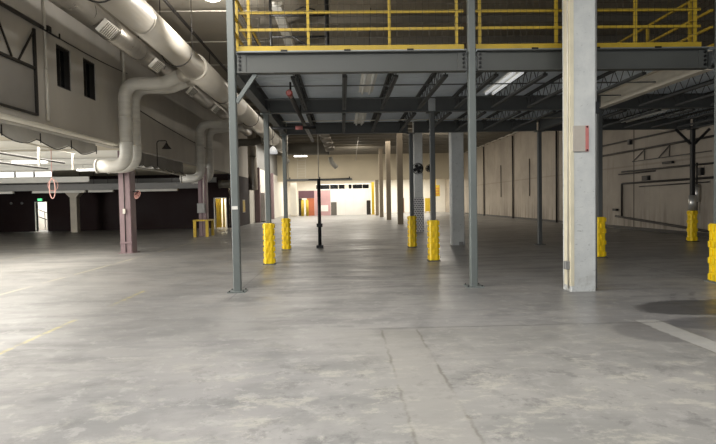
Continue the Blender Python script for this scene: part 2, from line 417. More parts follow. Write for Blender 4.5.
# lit stair room behind the left doorway, and yellow lined room behind the right one
r = struct(MB().box(-22.0, -18.4, 39.0, 39.2, 0, 3.2), 'wall_stair', 'white_wall')
struct(MB().box(-22.2, -22.0, 36.76, 39.2, 0, 3.2).box(-18.4, -18.2, 36.76, 39.2, 0, 3.2).box(-22.2, -18.2, 36.76, 39.2, 3.2, 3.3), 'wall_stair_side', 'white_wall')
d = struct(MB().box(-20.38, -20.34, 36.44, 36.8, 0, 1.98).box(-19.60, -19.56, 36.44, 36.8, 0, 1.98).box(-20.38, -19.56, 36.44, 36.8, 1.94, 1.98), 'door_1', 'white_metal')
struct(MB().box(-9.6, -7.62, 38.6, 38.8, 0, 3.0), 'wall_closet', 'white_wall')
struct(MB().box(-9.8, -9.6, 36.76, 38.8, 0, 3.0).box(-9.8, -7.62, 36.76, 38.8, 3.0, 3.1), 'wall_closet_side', 'white_wall')
struct(MB().box(-8.58, -8.52, 36.42, 36.8, 0, 2.04).box(-7.78, -7.72, 36.42, 36.8, 0, 2.04).box(-8.58, -7.72, 36.42, 36.8, 1.98, 2.04), 'door_2', 'white_metal')
# far end
hd = struct(MB().box(-7.3, XR, YH, YH+.35, 4.05, ROOF), 'wall_header', 'header')
struct(MB().box(-7.6, 15.2, 74, 74.3, 0, 4.6), 'wall_far', 'white_wall')
struct(MB().box(-7.6, -7.3, 62.01, 74, 0, 4.6), 'wall_far_left', 'white_wall')
struct(MB().box(-7.6, XR, 62.36, 74.3, 4.6, 4.8), 'ceiling_far', 'bay_ceiling')
# base kerb of the right wall
struct(MB().box(XR-.05, XR, 5, 62, 0, .14), 'baseboard_right', 'pipe_dark')

# ------------------------------------------------------------------ mezzanine
MX = [-1.93, 2.40, 6.85, 12.25]; MY = [9.85, 14.2, 18.55]
BB, BT = 3.93, 4.30            # beam bottom / top
colname = {(0, 0): 'tall grey steel column nearest at the left end of the mezzanine front',
           (1, 0): 'tall grey steel column nearest in the middle of the mezzanine front',
           (2, 0): 'tall grey steel column at the right end of the mezzanine front, yellow guard at its foot',
           (0, 1): 'grey steel column in the second row behind the left front column, yellow guard at its foot',
           (1, 1): 'dark steel column in the second row of the middle line, yellow guard at its foot',
           (2, 1): 'steel column in the second row just behind the white concrete column, yellow guard at its foot',
           (0, 2): 'grey steel column in the third row of the left line, yellow guard at its foot',
           (1, 2): 'dark slim steel column in the third row of the middle line, yellow guard at its foot',
           (2, 2): 'bare dark steel column without guard standing in the third row',
           (3, 2): 'black steel column with knee braces and silver sleeve near the right wall'}
def POS(i, j): return (6.92, 9.72) if (i, j) == (2, 0) else (MX[i], MY[j])
def steel_column(i, j):
    x, y = POS(i, j); top = ROOF-.02 if j == 0 else BB-.01
    m = 'steel' if (j == 0 or i == 0) else 'steel_dark'
    if i == 3: m = 'black'
    t = thing('steel_column', colname[(i, j)], 'column', (x, y, 0), 'steel columns carrying the mezzanine')
    w = .066
    MB().prism([(x+p*w*1.0, y+q*w) for p, q in ((-1,-.8),(-.8,-1),(.8,-1),(1,-.8),(1,.8),(.8,1),(-.8,1),(-1,.8))], 'z', .02, top).build('shaft', m, t)
    bp = MB().box(x-.16, x+.16, y-.16, y+.16, 0, .02).build('base_plate', m, t)
    if j == 0 and i < 2:
        for sx in (-1, 1):
            for sy in (-1, 1):
                MB().lathe([(.013, .02), (.013, .04)], (x+sx*.125, y+sy*.125, 0), 'z', 6).build('anchor_bolt', 'bolt', bp)
    if j > 0:
        MB().box(x-.14, x+.14, y-.14, y+.14, BB-.03, BB-.008).build('cap_plate', m, t)
    if (i, j) == (0, 0):
        MB().box(x-.05, x+.05, y-.076, y-.067, 1.5, 1.56).build('paper_tag', 'white_metal', t)
        MB().bar((x+.066, y, 3.42), (x+.42, y, BB-.01), .07).build('knee_brace', m, t)
    if (i, j) == (3, 2):
        for sx in (-1, 1):
            MB().bar((x+sx*.066, y, 3.4), (x+sx*.6, y, BB-.01), .07).build('knee_brace', m, t)
        MB().tube([(x, y, 1.1), (x, y, 1.62)], .125, 16).build('sleeve', 'sleeve', t)
    return t
for ij in colname: steel_column(*ij)

def guard_proto(x, y, label):
    mb = MB(); n = 7; h = 1.06/n; o = .122; i = .086
    out = [(-o,-o*.72),(-o*.72,-o),(o*.72,-o),(o,-o*.72),(o,o*.72),(o*.72,o),(-o*.72,o),(-o,o*.72)]
    inn = [(-i,-i*.9),(-i*.9,-i),(i*.9,-i),(i,-i*.9),(i,i*.9),(i*.9,i),(-i*.9,i),(-i,i*.9)]
    ringsv = [[mb.bm.verts.new((x+p, y+q, z)) for p, q in P] for P, z in ((inn, 0), (out, 0), (out, 1.06), (inn, 1.06))]
    for a, b in ((0, 1), (1, 2), (2, 3), (3, 0)):
        for k in range(8): mb.bm.faces.new((ringsv[a][k], ringsv[a][(k+1) % 8], ringsv[b][(k+1) % 8], ringsv[b][k]))
    w = o*.72*2/3
    for r in range(n):
        for c in range(3):
            if (r+c) % 2: continue
            z0, z1 = r*h+.02, (r+1)*h-.02; u0 = -o*.72+c*w+.005; u1 = u0+w-.010
            for s in (-1, 1):
                mb.box(x+u0, x+u1, min(y+s*o*.98, y+s*(o+.03)), max(y+s*o*.98, y+s*(o+.03)), z0, z1)
                mb.box(min(x+s*o*.98, x+s*(o+.03)), max(x+s*o*.98, x+s*(o+.03)), y+u0, y+u1, z0, z1)
    return single(mb, 'column_guard', 'guard', label, 'column guard', 'yellow column guards', .008, (x, y, 0))
gl = [(0, 1, 'yellow plastic column guard largest on the left, around the second row left column'),
      (0, 2, 'yellow plastic column guard further back around the third row left column'),
      (1, 1, 'yellow checkered column guard in the middle, the nearer of that pair'),
      (1, 2, 'yellow plastic column guard in the middle, the farther of that pair'),
      (2, 1, 'yellow column guard half hidden behind the big white concrete column'),
      (2, 0, 'yellow column guard at the right edge of the picture, nearest of all'),
      (3, 2, 'yellow column guard on the black braced column near the right wall')]
g0 = None
for i, j, lab in gl:
    if g0 is None: g0 = guard_proto(*POS(i, j), lab)
    else:
        g = g0.copy(); C.objects.link(g); g.location = (*POS(i, j), .0); g['label'] = lab
    # guards sit around the shaft above the base plate
for o in list(C.objects):
    if o.name.startswith('column_guard'): o.location.z = .021

# beams across, front row with bolts and end plates
def cross_beam(x0, x1, y, label, front):
    t = thing('steel_beam', label, 'beam', ((x0+x1)/2, y, BB), 'mezzanine cross beams')
    a, b = x0+.1, x1-.1
    MB().prism(ibeam(.17, BT-BB, .03, .02, y, (BB+BT)/2), 'x', a, b).build('web_and_flanges', 'beam_grey' if front else 'steel_dark', t)
    for e, s in ((a, 1), (b, -1)):
        p = MB().box(min(e, e+s*.16), max(e, e+s*.16), y-.034, y-.016, BB+.03, BT-.03).build('end_plate', 'beam_grey' if front else 'steel_dark', t)
        if front:
            for k in range(4):
                MB().lathe([(.023, 0), (.023, -.03)], (e+s*.05, y-.034, BB+.075+k*.075), 'y', 6).build('bolt', 'bolt', p)
row = ['front', 'second', 'rear']
for j, y in enumerate(MY):
    for i in range(3):
        pos = ['left', 'middle', 'right'][i]
        cross_beam(MX[i], MX[i+1], y, ('grey steel edge beam along the %s front of the mezzanine below the yellow railing' % pos) if j == 0 else
                   'dark steel cross beam under the deck in the %s row, %s span' % (row[j], pos), j == 0)
for xi, tag_ in ((0, 'left edge'), (2, 'right column line'), (3, 'far right edge')):
    for j in range(2):
        x = MX[xi]; a, b = MY[j]+.1, MY[j+1]-.1
        t = thing('steel_girder', 'steel girder running back under the deck on its %s, %s bay' % (tag_, ['front', 'rear'][j]), 'girder', (x, (a+b)/2, BB), 'mezzanine girders running back')
        MB().prism(ibeam(.18, BT-BB, .02, .022, x, (BB+BT)/2), 'y', a, b).build('web_and_flanges', 'tan_conc' if (xi == 2 and j == 0) else 'steel_dark', t)  # right front girder's lit look is put into a tan colour
        for e, s in ((a, 1), (b, -1)):
            MB().box(x-.07, x+.07, min(e, e+s*.012), max(e, e+s*.012), BB+.03, BT-.03).build('end_plate', 'steel_dark', t)

# open-web joists
def joist_proto(x, y0, y1, label):
    t = thing('bar_joist', label, 'joist', (x, y0, BB), 'open web bar joists under the deck')
    zt, zb = BT-.025, BB+.0
    for nm, z in (('top_chord', zt), ('bottom_chord', zb+.02)):
        a, b = (y0, y1) if nm == 'top_chord' else (y0+.25, y1-.25)
        MB().box(x-.045, x-.008, a, b, z-.022, z+.022).box(x+.008, x+.045, a, b, z-.022, z+.022).build(nm, 'joist', t)
    n = 18; mb = MB(); pts = []
    for k in range(n+1):
        pts.append((x, y0+.05+(y1-y0-.1)*k/n, zt if k % 2 == 0 else zb+.02))
    mb.tube(pts, .009, 5).build('web_bar', 'joist', t)
    return t
JX = [-.87, .10, 1.06, 2.0, 2.96, 3.9, 4.84, 5.8, 7.75, 8.7, 9.65, 10.6, 11.5]
jp = None
for j in range(2):
    for k, x in enumerate(JX):
        lab = 'open web steel joist under the deck, %s from the left in the %s bay' % (ORD[k], ['front', 'rear'][j])
        if jp is None: jp = joist_proto(x, MY[0]+.12, MY[1]-.12, lab)
        else: dup(jp, (x, MY[j]+.12, BB), lab)

# deck
t = thing('mezzanine_deck', 'pale ribbed metal mezzanine deck carried on the grey beams', 'deck', (5, 14.2, BT+.005))
DX0, DX1, DY0, DY1 = -2.02, 12.4, 9.975, 18.7
prof = []; n = int((DY1-DY0)/.16)
for k in range(n):
    y = DY0+k*.16
    prof += [(y, BT+.006), (y+.09, BT+.006), (y+.105, BT+.032), (y+.145, BT+.032)]
prof += [(DY1, BT+.032), (DY1, BT+.04), (DY0, BT+.04)]
MB().prism(prof, 'x', DX0, DX1).build('ribbed_panel', 'deck', t)
MB().box(DX0, DX1, DY0, DY1, BT+.0405, BT+.06).build('slab', 'tan_conc', t)
MB().prism([(DY0-.03, BT+.004), (DY0-.012, BT+.004), (DY0-.012, BT+.062), (DY0-.03, BT+.062)], 'x', DX0, DX1).build('edge_angle', 'edge', t)
for k in range(9):
    x = -1.0+k*1.15
    MB().box(x-.06, x+.06, DY0-.05, DY0-.03, BT+.03, BT+.075).build('edge_clip', 'bolt', t)

# yellow guardrails
FL = BT+.062
def guardrail(a, b, posts, label, ax='x', toe_side=-1):
    """a,b end points (x,y) of the rail; posts = distances along"""
    A, B = Vector((a[0], a[1], 0)), Vector((b[0], b[1], 0)); d = (B-A); L = d.length; d.normalize()
    t = thing('guardrail', label, 'railing', (a[0], a[1], FL), 'yellow mezzanine railings')
    P = lambda s, z: (A+d*s)+Vector((0, 0, FL+z))
    for s in posts:
        MB().bar(P(s, 0), P(s, 1.12), .05).build('post', 'yellow', t)
    for z, nm in ((1.10, 'top_rail'), (.71, 'middle_rail'), (.40, 'lower_rail')):
        MB().bar(P(0, z), P(L, z), .045).build(nm, 'yellow', t)
    nrm = Vector((-d.y, d.x, 0))*toe_side
    q0, q1 = P(0, .055)+nrm*.04, P(L, .055)+nrm*.04
    MB().bar(q0, q1, .012, .085).build('toe_plate', 'yellow', t)
    mb = MB(); off = nrm*.031
    k = 0
    while k*.12 < L-.02:
        mb.bar(P(k*.12+.01, .1)+off, P(k*.12+.01, 1.05)+off, .005); k += 1
    for z in [.12+.12*q for q in range(8)]: mb.bar(P(0, z)+off, P(L, z)+off, .005)
    mb.build('wire_mesh', 'wire', t)
yf = 10.03
guardrail((MX[0]+.1, yf), (MX[1]-.1, yf), (.19, 1.27, 2.76, 4.0), 'yellow railing with wire mesh along the mezzanine front, left span')
guardrail((MX[1]+.1, yf), (MX[2]-.1, yf), (.1, 1.53, 3.02, 4.15), 'yellow railing with wire mesh along the mezzanine front, right span')
guardrail((MX[0], MY[0]+.22), (MX[0], DY1-.1), (.4, 1.9, 3.4, 4.9, 6.4, 7.9), 'yellow railing running back along the left side of the mezzanine', toe_side=1)
guardrail((MX[2]+.16, MY[0]+.22), (MX[2]+.16, DY1-.1), (.65, 2.15, 3.65, 5.15, 6.65, 8.1), 'yellow railing running back from the right front column on the mezzanine', toe_side=-1)

# fluorescent strips under the deck
def strip_light(x, y0, y1, z, label, lens, group, ax='y', parent_mat='white_metal', w=.16):
    xc = x; t = thing('strip_light', label, 'light fixture', (x, (y0+y1)/2, z), group)
    if ax == 'y':
        MB().prism([(x-w, z+.07), (x+w, z+.07), (x+w*.6, z+.12), (x-w*.6, z+.12)], 'y', y0, y1).build('housing', parent_mat, t)
        for s in (-1, 1): MB().tube([(x+s*w*.5, y0+.03, z+.035), (x+s*w*.5, y1-.03, z+.035)], .03, 8).build('lamp_tube', lens, t)
        for yy in (y0+.25, y1-.25): MB().tube([(x, yy, z+.12), (x, yy, z+.30)], .008, 6).build('hanger', 'bolt', t)
    else:
        MB().box(y0, y1, x-w*.6, x+w*.6, z+.06, z+.12).build('housing', parent_mat, t)
        MB().box(y0+.02, y1-.02, x-w*.5, x+w*.5, z, z+.059).build('lens', lens, t)
        for yy in (y0+.25, y1-.25): MB().tube([(yy, x, z+.12), (yy, x, z+.30)], .008, 6).build('hanger', 'bolt', t)
    return t
strip_light(.58, 10.3, 12.3, 4.0, 'unlit twin tube strip light under the deck left of middle', 'lamp_off', 'strip lights under the deck')
strip_light(.58, 15.2, 17.2, 4.0, 'unlit twin tube strip light under the deck in the rear bay', 'lamp_off', 'strip lights under the deck')
strip_light(3.45, 10.4, 12.5, 4.0, 'white glowing strip light between joists left of the white concrete column', 'lamp_soft', 'strip lights under the deck')
strip_light(9.2, 15.2, 17.4, 4.0, 'pale strip light in the dark rear bay right of the white concrete column', 'lamp_off', 'strip lights under the deck')

# sprinkler pipe with red fitting
t = thing('sprinkler_pipe', 'dark sprinkler main with red end fitting under the left of the deck', 'pipe', (-.95, 12.0, 3.66))
MB().tube([(-.95, 10.3, 3.66), (-.95, 18.2, 3.66)], .05, 10).build('pipe', 'pipe_dark', t)
MB().lathe([(.04, -.02), (.062, 0), (.062, .08), (.05, .1), (.05, .3)], (-.95, 10.22, 3.66), 'y', 14).build('end_fitting', 'red', t, label='red painted fitting')
MB().tube([(-.95, 10.5, 3.7), (-.95, 10.5, 3.92)], .02, 8).build('hanger', 'bolt', t)
MB().tube([(-.95, 13.0, 3.7), (-.95, 13.0, 3.92)], .02, 8).build('hanger', 'bolt', t)
t = thing('branch_pipe', 'black branch pipe crossing under the left of the deck with a reddish sleeve', 'pipe', (-1.4, 13.8, 3.6))
MB().tube([(-1.75, 13.8, 3.50), (-.62, 13.8, 3.50)], .035, 10).build('pipe', 'black', t)
MB().tube([(-1.14, 13.8, 3.50), (-.96, 13.8, 3.50)], .05, 10).build('sleeve', 'red_strip', t, label='faded red sleeve')
for k, (y, z) in enumerate(((11.2, 3.99), (12.6, 3.99), (16.0, 3.99))):
    single(MB().tube([(-1.7, y, z), (6.6, y, z)], .014, 8), 'conduit', 'pipe_light' if k == 2 else 'steel_dark',
           'thin conduit crossing under the joists, %s from the front' % ORD[k], 'conduit', 'conduits under the deck', loc=(2.4, y, z))

# ------------------------------------------------------------------ concrete columns
def concrete_column(x, y, w, dpt, top, label, m):
    t = thing('concrete_column', label, 'column', (x, y, 0), 'concrete roof columns in one line')
    c = .02
    MB().prism([(x-w/2+c, y), (x+w/2-c, y), (x+w/2, y+c), (x+w/2, y+dpt-c), (x+w/2-c, y+dpt), (x-w/2+c, y+dpt), (x-w/2, y+dpt-c), (x-w/2, y+c)], 'z', 0, top).build('shaft', m, t)
    return t
t = concrete_column(4.09, 9.04, .44, .34, ROOF-.01, 'big chipped white concrete column nearest, right of centre, in front of the mezzanine', 'chipped')
x0 = 4.09-.22
MB().tube([(x0-.02, 9.1, .05), (x0-.02, 9.1, 6.9)], .016, 8).build('conduit', 'pipe_light', t)
MB().box(x0-.08, x0-.001, 9.06, 9.16, .38, .52).build('outlet_box', 'box_grey', t, .008)
MB().tube([(x0+.462, 9.1, .05), (x0+.462, 9.1, 6.9)], .02, 8).build('conduit', 'box_grey', t)
MB().box(x0+.442, x0+.51, 9.06, 9.16, 3.02, 3.22).build('outlet_box', 'black', t, .008)
MB().prism([(x0-.006, 9.03), (x0+.055, 9.03), (x0+.055, 9.036), (x0-.001, 9.036), (x0-.001, 9.3), (x0-.006, 9.3)], 'z', .1, 7.0).build('warm_edge_strip', 'cream', t, label='added cream strip painting warm light on the left edge')  # added strip; the warm-lit left side is painted cream
t = thing('notice_board', 'tan notice board with faded red strip fixed to the big white concrete column', 'sign', (4.04, 9.03, 2.4))
MB().box(3.905, 4.115, 9.015, 9.038, 2.38, 2.81).build('board', 'tan_sign', t)
MB().box(4.116, 4.17, 9.012, 9.038, 2.38, 2.81).build('strip', 'red_strip', t, label='faded red vertical strip')
for z in (2.40, 2.79): MB().lathe([(.014, 0), (.014, -.012)], (4.143, 9.012, z), 'y', 8).build('screw', 'bolt', t)
cl = [(4.09, 18.95, 'pale concrete column seen between the dark middle steel columns and the white one'),
      (3.94, 27.6, 'white concrete column with a perforated wrap around its foot and a fan on it'),
      (4.0, 36.8, 'tan concrete column next behind the one with the fan'),
      (4.0, 46.0, 'tan concrete column third from the far end of the line'),
      (4.0, 54.6, 'tan concrete column second from the far end of the line'),
      (4.0, 61.3, 'slim tan concrete column farthest down the line, by the header wall')]
for i, (x, y, lab) in enumerate(cl):
    t = concrete_column(x, y, .45 if i < 2 else .38, .4, (4.04 if y > 61 else ROOF-.01), lab, 'white_conc' if i < 2 else 'shaded_tan_conc')
    if i == 1:
        MB().box(x-.25, x+.25, y-.03, y+.43, 0, 1.75).build('wrap', 'wrap', t, label='white wrap with rows of dark perforations')
    if i == 0:
        MB().box(x+.02, x+.16, y-.06, y-.001, .0, .12).build('foot_block', 'box_grey', t)
# drum fan on the wrapped column
def wall_fan(x, y, z, label, rad=.36):
    t = thing('wall_fan', label, 'fan', (x, y, z), 'black fans on the wrapped column')
    mb = MB(); seg = 24
    mb.lathe([(rad-.02, -.1), (rad, -.1), (rad, .1), (rad-.02, .1)], (x, y, z), 'y', seg)
    for f in [f for f in mb.bm.faces if len(f.verts) == seg]: mb.bm.faces.remove(f)
    mb.build('drum', 'black', t)
    MB().lathe([(.06, -.06), (.08, -.02), (.08, .08)], (x, y, z), 'y', 12).build('hub', 'black', t)
    for k in range(4):
        a = k*PI/2+.4; c, s = math.cos(a), math.sin(a)
        MB().bar((x+c*.07, y, z+s*.07), (x+c*(rad-.05), y, z+s*(rad-.05)), .03, .16).build('blade', 'black', t)
    for r in (rad*.45, rad*.75):
        MB().tube([(x+r*math.cos(2*PI*k/20), y-.11, z+r*math.sin(2*PI*k/20)) for k in range(21)], .012, 6).build('grille_ring', 'black', t)
    MB().bar((x, y+.09, z), (x, y+.22, z), .1).build('bracket', 'black', t)
    return t
wall_fan(3.86, 27.3, 3.22, 'black drum fan fixed facing forward on the wrapped white column', .28)
wall_fan(4.5, 27.5, 3.24, 'smaller black fan at the right side of the wrapped white column', .2)

# ------------------------------------------------------------------ mauve wide flange columns on the left
mc = [(18.4, 'mauve steel column nearest on the left under the white duct elbow'),
      (27.3, 'dark mauve steel column inside the yellow barrier frame on the left'),
      (36.2, 'dark steel column behind the left front mezzanine column'),
      (45.4, 'dark steel column against the white far left wall'),
      (54.5, 'farthest dark steel column along the left wall')]
for i, (y, lab) in enumerate(mc):
    x = (-7.3, -7.0, -7.2, -7.05, -7.05)[i]
    top = 2.55 if i == 0 else (3.45 if i < 3 else 4.6)
    top = 3.45 if i < 3 else 4.6
    t = thing('mauve_column', lab, 'column', (x, y, 0), 'mauve steel columns on the left')
    MB().prism([(x-.19, y), (x-.03, y), (x-.03, y+.03), (x, y+.03), (x, y+.006), (x+.17, y+.006), (x+.19, y+.03), (x+.19, y+.45), (x-.19, y+.45)], 'z', .02, top).build('shaft', 'purple', t)
    MB().box(x-.26, x+.26, y-.04, y+.5, 0, .02).build('base_plate', 'purple', t)
    if i == 0:
        MB().tube([(x-.015, y-.005, .05), (x-.015, y-.005, 3.4)], .016, 8).build('conduit', 'pipe_dark', t)
        MB().box(x-.05, x+.03, y-.08, y-.022, 1.34, 1.5).build('switch_box', 'pipe_light', t, label='pale switch box')
        MB().box(x-.2, x+.2, y-.03, y-.001, .33, .39).build('strap', 'purple', t)
t = thing('electrical_box', 'grey electrical box on the column inside the yellow barrier', 'electrical box', (-7.2, 27.2, 1.25))
MB().box(-7.22, -6.84, 27.14, 27.29, 1.18, 1.66).build('enclosure', 'box_grey', t, .01)
MB().box(-7.20, -6.86, 27.12, 27.139, 1.2, 1.64).build('door', 'box_grey', t)
MB().tube([(-6.9, 27.22, 1.66), (-6.9, 27.22, 3.3)], .02, 8).build('conduit', 'pipe_light', t)
t = thing('barrier_frame', 'yellow steel barrier frame around the foot of the left column', 'barrier', (-7.2, 27.2, 0))
for px, py in ((-7.28, 26.85), (-6.68, 26.85), (-7.28, 28.0), (-6.68, 28.0)):
    MB().bar((px, py, 0), (px, py, .78), .13).build('post', 'yellow', t)
mb = MB(); mb.box(-7.36, -6.60, 26.77, 26.93, .78, .85).box(-7.36, -6.60, 27.92, 28.08, .78, .85).box(-7.36, -7.22, 26.93, 27.92, .78, .85).box(-6.74, -6.60, 26.93, 27.92, .78, .85)
mb.build('top_rail', 'yellow', t)
t = thing('hose_coil', 'small red and white hose coil hung on the nearest mauve column', 'hose', (-6.9, 18.45, 2.0))
for k in range(5):
    rr = .06+.018*k; cx = -7.0+.01*k
    MB().tube([(cx+rr*math.cos(2*PI*q/20)*.7, 18.62+.1*math.sin(2*PI*q/20), 1.98+rr*math.sin(2*PI*q/20)) for q in range(21)], .018, 6).build('loop', 'red' if k % 2 else 'pink', t)
MB().bar((-7.1, 18.62, 2.08), (-6.9, 18.62, 2.08), .03).build('hook', 'black', t)

# ------------------------------------------------------------------ ducts
DXc, DZc = -4.3, 5.68
t = thing('supply_duct', 'large round cream supply duct running down the hall under the roof', 'duct', (DXc, 22, DZc))
SUPPLY = t
segs = [(4, .335), (8, .335), (12, .335), (16.3, .335), (16.3, .385), (23, .385), (29, .385), (35, .385), (40.5, .385)]
for (a, ra), (b, rb) in zip(segs, segs[1:]):
    if a == b: continue
    MB().tube([(DXc, a+.003, DZc), (DXc, b-.003, DZc)], rb, 28).build('section', 'duct', t)
for y in (8, 12, 16.3, 23, 29, 35):
    r_ = .341 if y < 16 else .394
    MB().tube([(DXc, y-.04, DZc), (DXc, y+.04, DZc)], r_, 28).build('joint_band', 'duct', t)
for y in (10, 14.6, 20, 26, 32, 38):
    for s in (-1, 1): MB().tube([(DXc+s*.41, y, DZc), (DXc+s*.41, y, ROOF-.01)], .012, 6).build('hanger_rod', 'pipe_dark', t)
    MB().tube([(DXc+.41*math.cos(PI+PI*q/12), y, DZc+.41*math.sin(PI+PI*q/12)) for q in range(13)], .015, 6).build('hanger_strap', 'pipe_dark', t)
SX, SZ = -5.8, 6.08
t = thing('spiral_duct', 'silver spiral return duct with white registers beside the big cream duct', 'duct', (SX, 20, SZ))
for a, b in ((4, 9), (9, 14), (14, 19), (19, 24), (24, 29), (29, 34)):
    MB().tube([(SX, a+.003, SZ), (SX, b-.003, SZ)], .28, 24).build('section', 'silver', t)
    MB().tube([(SX, b-.04, SZ), (SX, b+.04, SZ)], .297, 24).build('joint_band', 'silver', t)
for y in (11, 16, 21.5, 26.5): MB().tube([(SX, y, SZ+.27), (SX, y, ROOF-.01)], .012, 6).build('hanger_rod', 'pipe_dark', t)
for y in (9.6, 13.3, 16.75, 20.6, 24.4, 28.2):
    # register facing down and into the hall
    g = MB(); c = Vector((SX+.22, y, SZ-.20)); 
    n = Vector((.72, 0, -.70)); u = Vector((.70, 0, .72))
    def q(a, b, d): return c+u*a+Vector((0, 1, 0))*b+n*d
    vs = [g.bm.verts.new(q(a, b, d)) for d in (0, .1) for a, b in ((-.17, -.33), (.17, -.33), (.17, .33), (-.17, .33))]
    for f in ((3,2,1,0),(4,5,6,7),(0,1,5,4),(1,2,6,5),(2,3,7,6),(3,0,4,7)): g.bm.faces.new([vs[i] for i in f])
    reg = g.build('register', 'grille', t)
    s = MB()
    for k in range(7): s.bar(q(-.15, -.28+k*.093, .104), q(.15, -.28+k*.093, .104), .018, .012)
    s.build('slat', 'grey_duct', reg)
# white branch ducts that drop along the wall and turn under it
def branch(y, ys, rad, label, w1=-6.78, x_end=-7.7, zt=5.45, zb=2.86, m='duct_dull'):
    t = thing('branch_duct', label, 'duct', (w1, y, zb), 'white branch ducts on the left wall')
    c0 = Vector((DXc, ys, DZc)); dv = (Vector((DXc-1.25, y, zt))-c0).normalized()
    MB().tube([c0+dv*.2, c0+dv*.63], rad+.03, 18).build('tee_collar', 'duct', SUPPLY)
    path = fillet([c0+dv*.64, (DXc-1.25, y, zt), (w1, y, zt), (w1, y, zb), (x_end, y, zb)], .5, 7)
    MB().tube(path, rad, 18).build('pipe', m, t)
    for z in (4.4, 3.6): MB().tube([(w1, y, z-.03), (w1, y, z+.03)], rad+.012, 18).build('joint_band', m, t)
    MB().tube([(x_end-.02, y, zb), (x_end+.04, y, zb)], rad+.02, 18).build('end_flange', m, t)
branch(17.35, 16.55, .2, 'white branch duct nearest on the left, dropping along the wall beside the windows')
branch(18.15, 17.3, .17, 'grey white branch duct just behind the nearest one on the left wall')
branch(26.3, 25.4, .2, 'white branch duct dropping above the yellow barrier frame')
branch(28.2, 27.6, .18, 'white branch duct paired behind the one above the yellow barrier frame')
branch(34.3, 34.0, .24, 'dim branch duct seen between the two left mezzanine columns', w1=-6.7, m='grey_duct')
# far transverse duct with silver elbow and white drop
t = thing('cross_duct', 'dull grey cross duct at the far end of the big cream duct', 'duct', (-2.5, 41, DZc))
MB().tube([(-4.3, 41.0, DZc), (-.95, 41.0, DZc)], .46, 24).build('section', 'grey_duct', t)
MB().tube([(-1.0, 41, DZc), (-.9, 41, DZc)], .5, 24).build('joint_band', 'pipe_dark', t)
t = thing('elbow_duct', 'silver segmented duct elbow hanging at the end of the grey cross duct', 'duct', (-1.1, 39.8, 6.0))
pth = [(-1.25, 39.3, 6.72), (-1.18, 39.45, 6.45), (-1.05, 39.65, 6.15), (-.9, 39.85, 5.8), (-.78, 40.0, 5.45)]
for a, b in zip(pth, pth[1:]): MB().tube([a, b], .36, 20).build('segment', 'silver', t)
pd = fillet([(-.82, 41.2, 5.02), (-.72, 41.2, 4.6), (-.35, 41.2, 4.2)], .3, 6)
single(MB().tube(pd, .17, 14), 'drop_duct', 'duct_dull', 'small white duct drop below the grey cross duct', 'duct', loc=(-.6, 41.2, 4.5))
pd = fillet([(-4.05, 38.2, 5.05), (-3.98, 38.2, 4.75), (-3.7, 38.2, 4.45)], .25, 6)
single(MB().tube(pd, .16, 14), 'drop_duct', 'duct_dull', 'small white curved spout below the far end of the big cream duct', 'duct', loc=(-3.9, 38.2, 4.7))
strip_light(38.5, -3.35, -2.4, 4.86, 'lit white strip light hanging below the grey cross duct', 'lamp_on', None, ax='x')
t = thing('dome_lamp', 'white dome lamp below the cream duct by the left columns', 'lamp', (-3.2, 25.6, 4.0))
MB().lathe([(.03, .32), (.1, .28), (.2, .12), (.22, 0), (.2, -.03)], (-3.2, 25.6, 3.95), 'z', 20).build('shade', 'lamp_soft', t)
MB().tube([(-3.2, 25.6, 4.2), (-3.2, 25.6, ROOF-.01)], .012, 6).build('stem', 'pipe_dark', t)

t = thing('flood_lamp', 'lit flood lamp on the roof just left of the tall left mezzanine column', 'lamp', (-3.05, 13.4, 6.6))
MB().lathe([(.06, .22), (.10, .16), (.2, .0), (.19, -.02)], (-3.05, 13.4, 6.6), 'z', 18).build('reflector', 'lamp_soft', t)
MB().lathe([(.17, -.021), (.1, -.06), (.02, -.08)], (-3.05, 13.4, 6.6), 'z', 18).build('lens', 'lamp_on', t)
MB().tube([(-3.05, 13.4, 6.82), (-3.05, 13.4, ROOF-.005)], .03, 8).build('stem', 'black', t)
MB().box(-3.25, -2.95, 13.3, 13.36, 6.84, 6.92).build('ballast_box', 'black', t)

# roof conduits, sprinkler lines
def pipe(name, pts, r, m, label, cat='pipe', group=None):
    c = sum((Vector(p) for p in pts), Vector())/len(pts)
    return single(MB().tube(pts, r, 8), name, m, label, cat, group, loc=c)
pipe('roof_pipe', [(-4.4, 6, 6.8), (-4.4, 40, 6.8)], .045, 'pipe_dark', 'dark roof pipe running down the hall just above the big cream duct')
pipe('roof_pipe', [(-2.55, 9, 6.6), (-2.55, 40, 6.6)], .03, 'pipe_dark', 'thin dark roof pipe just left of the mezzanine')
for k, y in enumerate((14.9, 17.7, 20.6)):
    pipe('sprinkler_line', [(-5.1, y, 6.82), (-2.2, y, 6.82)], .018, 'pipe_light', 'thin pale sprinkler line crossing above the cream duct, %s from the front' % ORD[k], 'pipe', 'sprinkler lines under the roof')
pipe('roof_pipe', [(13.9, 24, 6.9), (13.9, 61, 6.9)], .05, 'pipe_light', 'pale pipe along the top of the right wall')
t = thing('roof_light', 'pale unlit strip fixture on the roof above the left of the mezzanine', 'light fixture', (-2.1, 17, 6.85))
MB().box(-1.75, -1.45, 14.2, 22, 6.72, 6.8).build('housing', 'grille', t)
MB().box(-1.72, -1.48, 14.22, 21.98, 6.69, 6.719).build('lens', 'lamp_off', t)
t = thing('black_rack', 'black pipe rack standing behind the yellow railing at the left of the mezzanine', 'rack', (-1.1, 14.2, FL))
for x, r_ in ((-1.74, .04), (-.30, .055)): MB().tube([(x, 14.1, FL), (x, 14.1, 6.85)], r_, 10).build('post', 'black', t)
for z in (6.42, 5.86): MB().tube([(-1.72, 14.1, z), (-.32, 14.1, z)], .035, 8).build('rail', 'black', t)
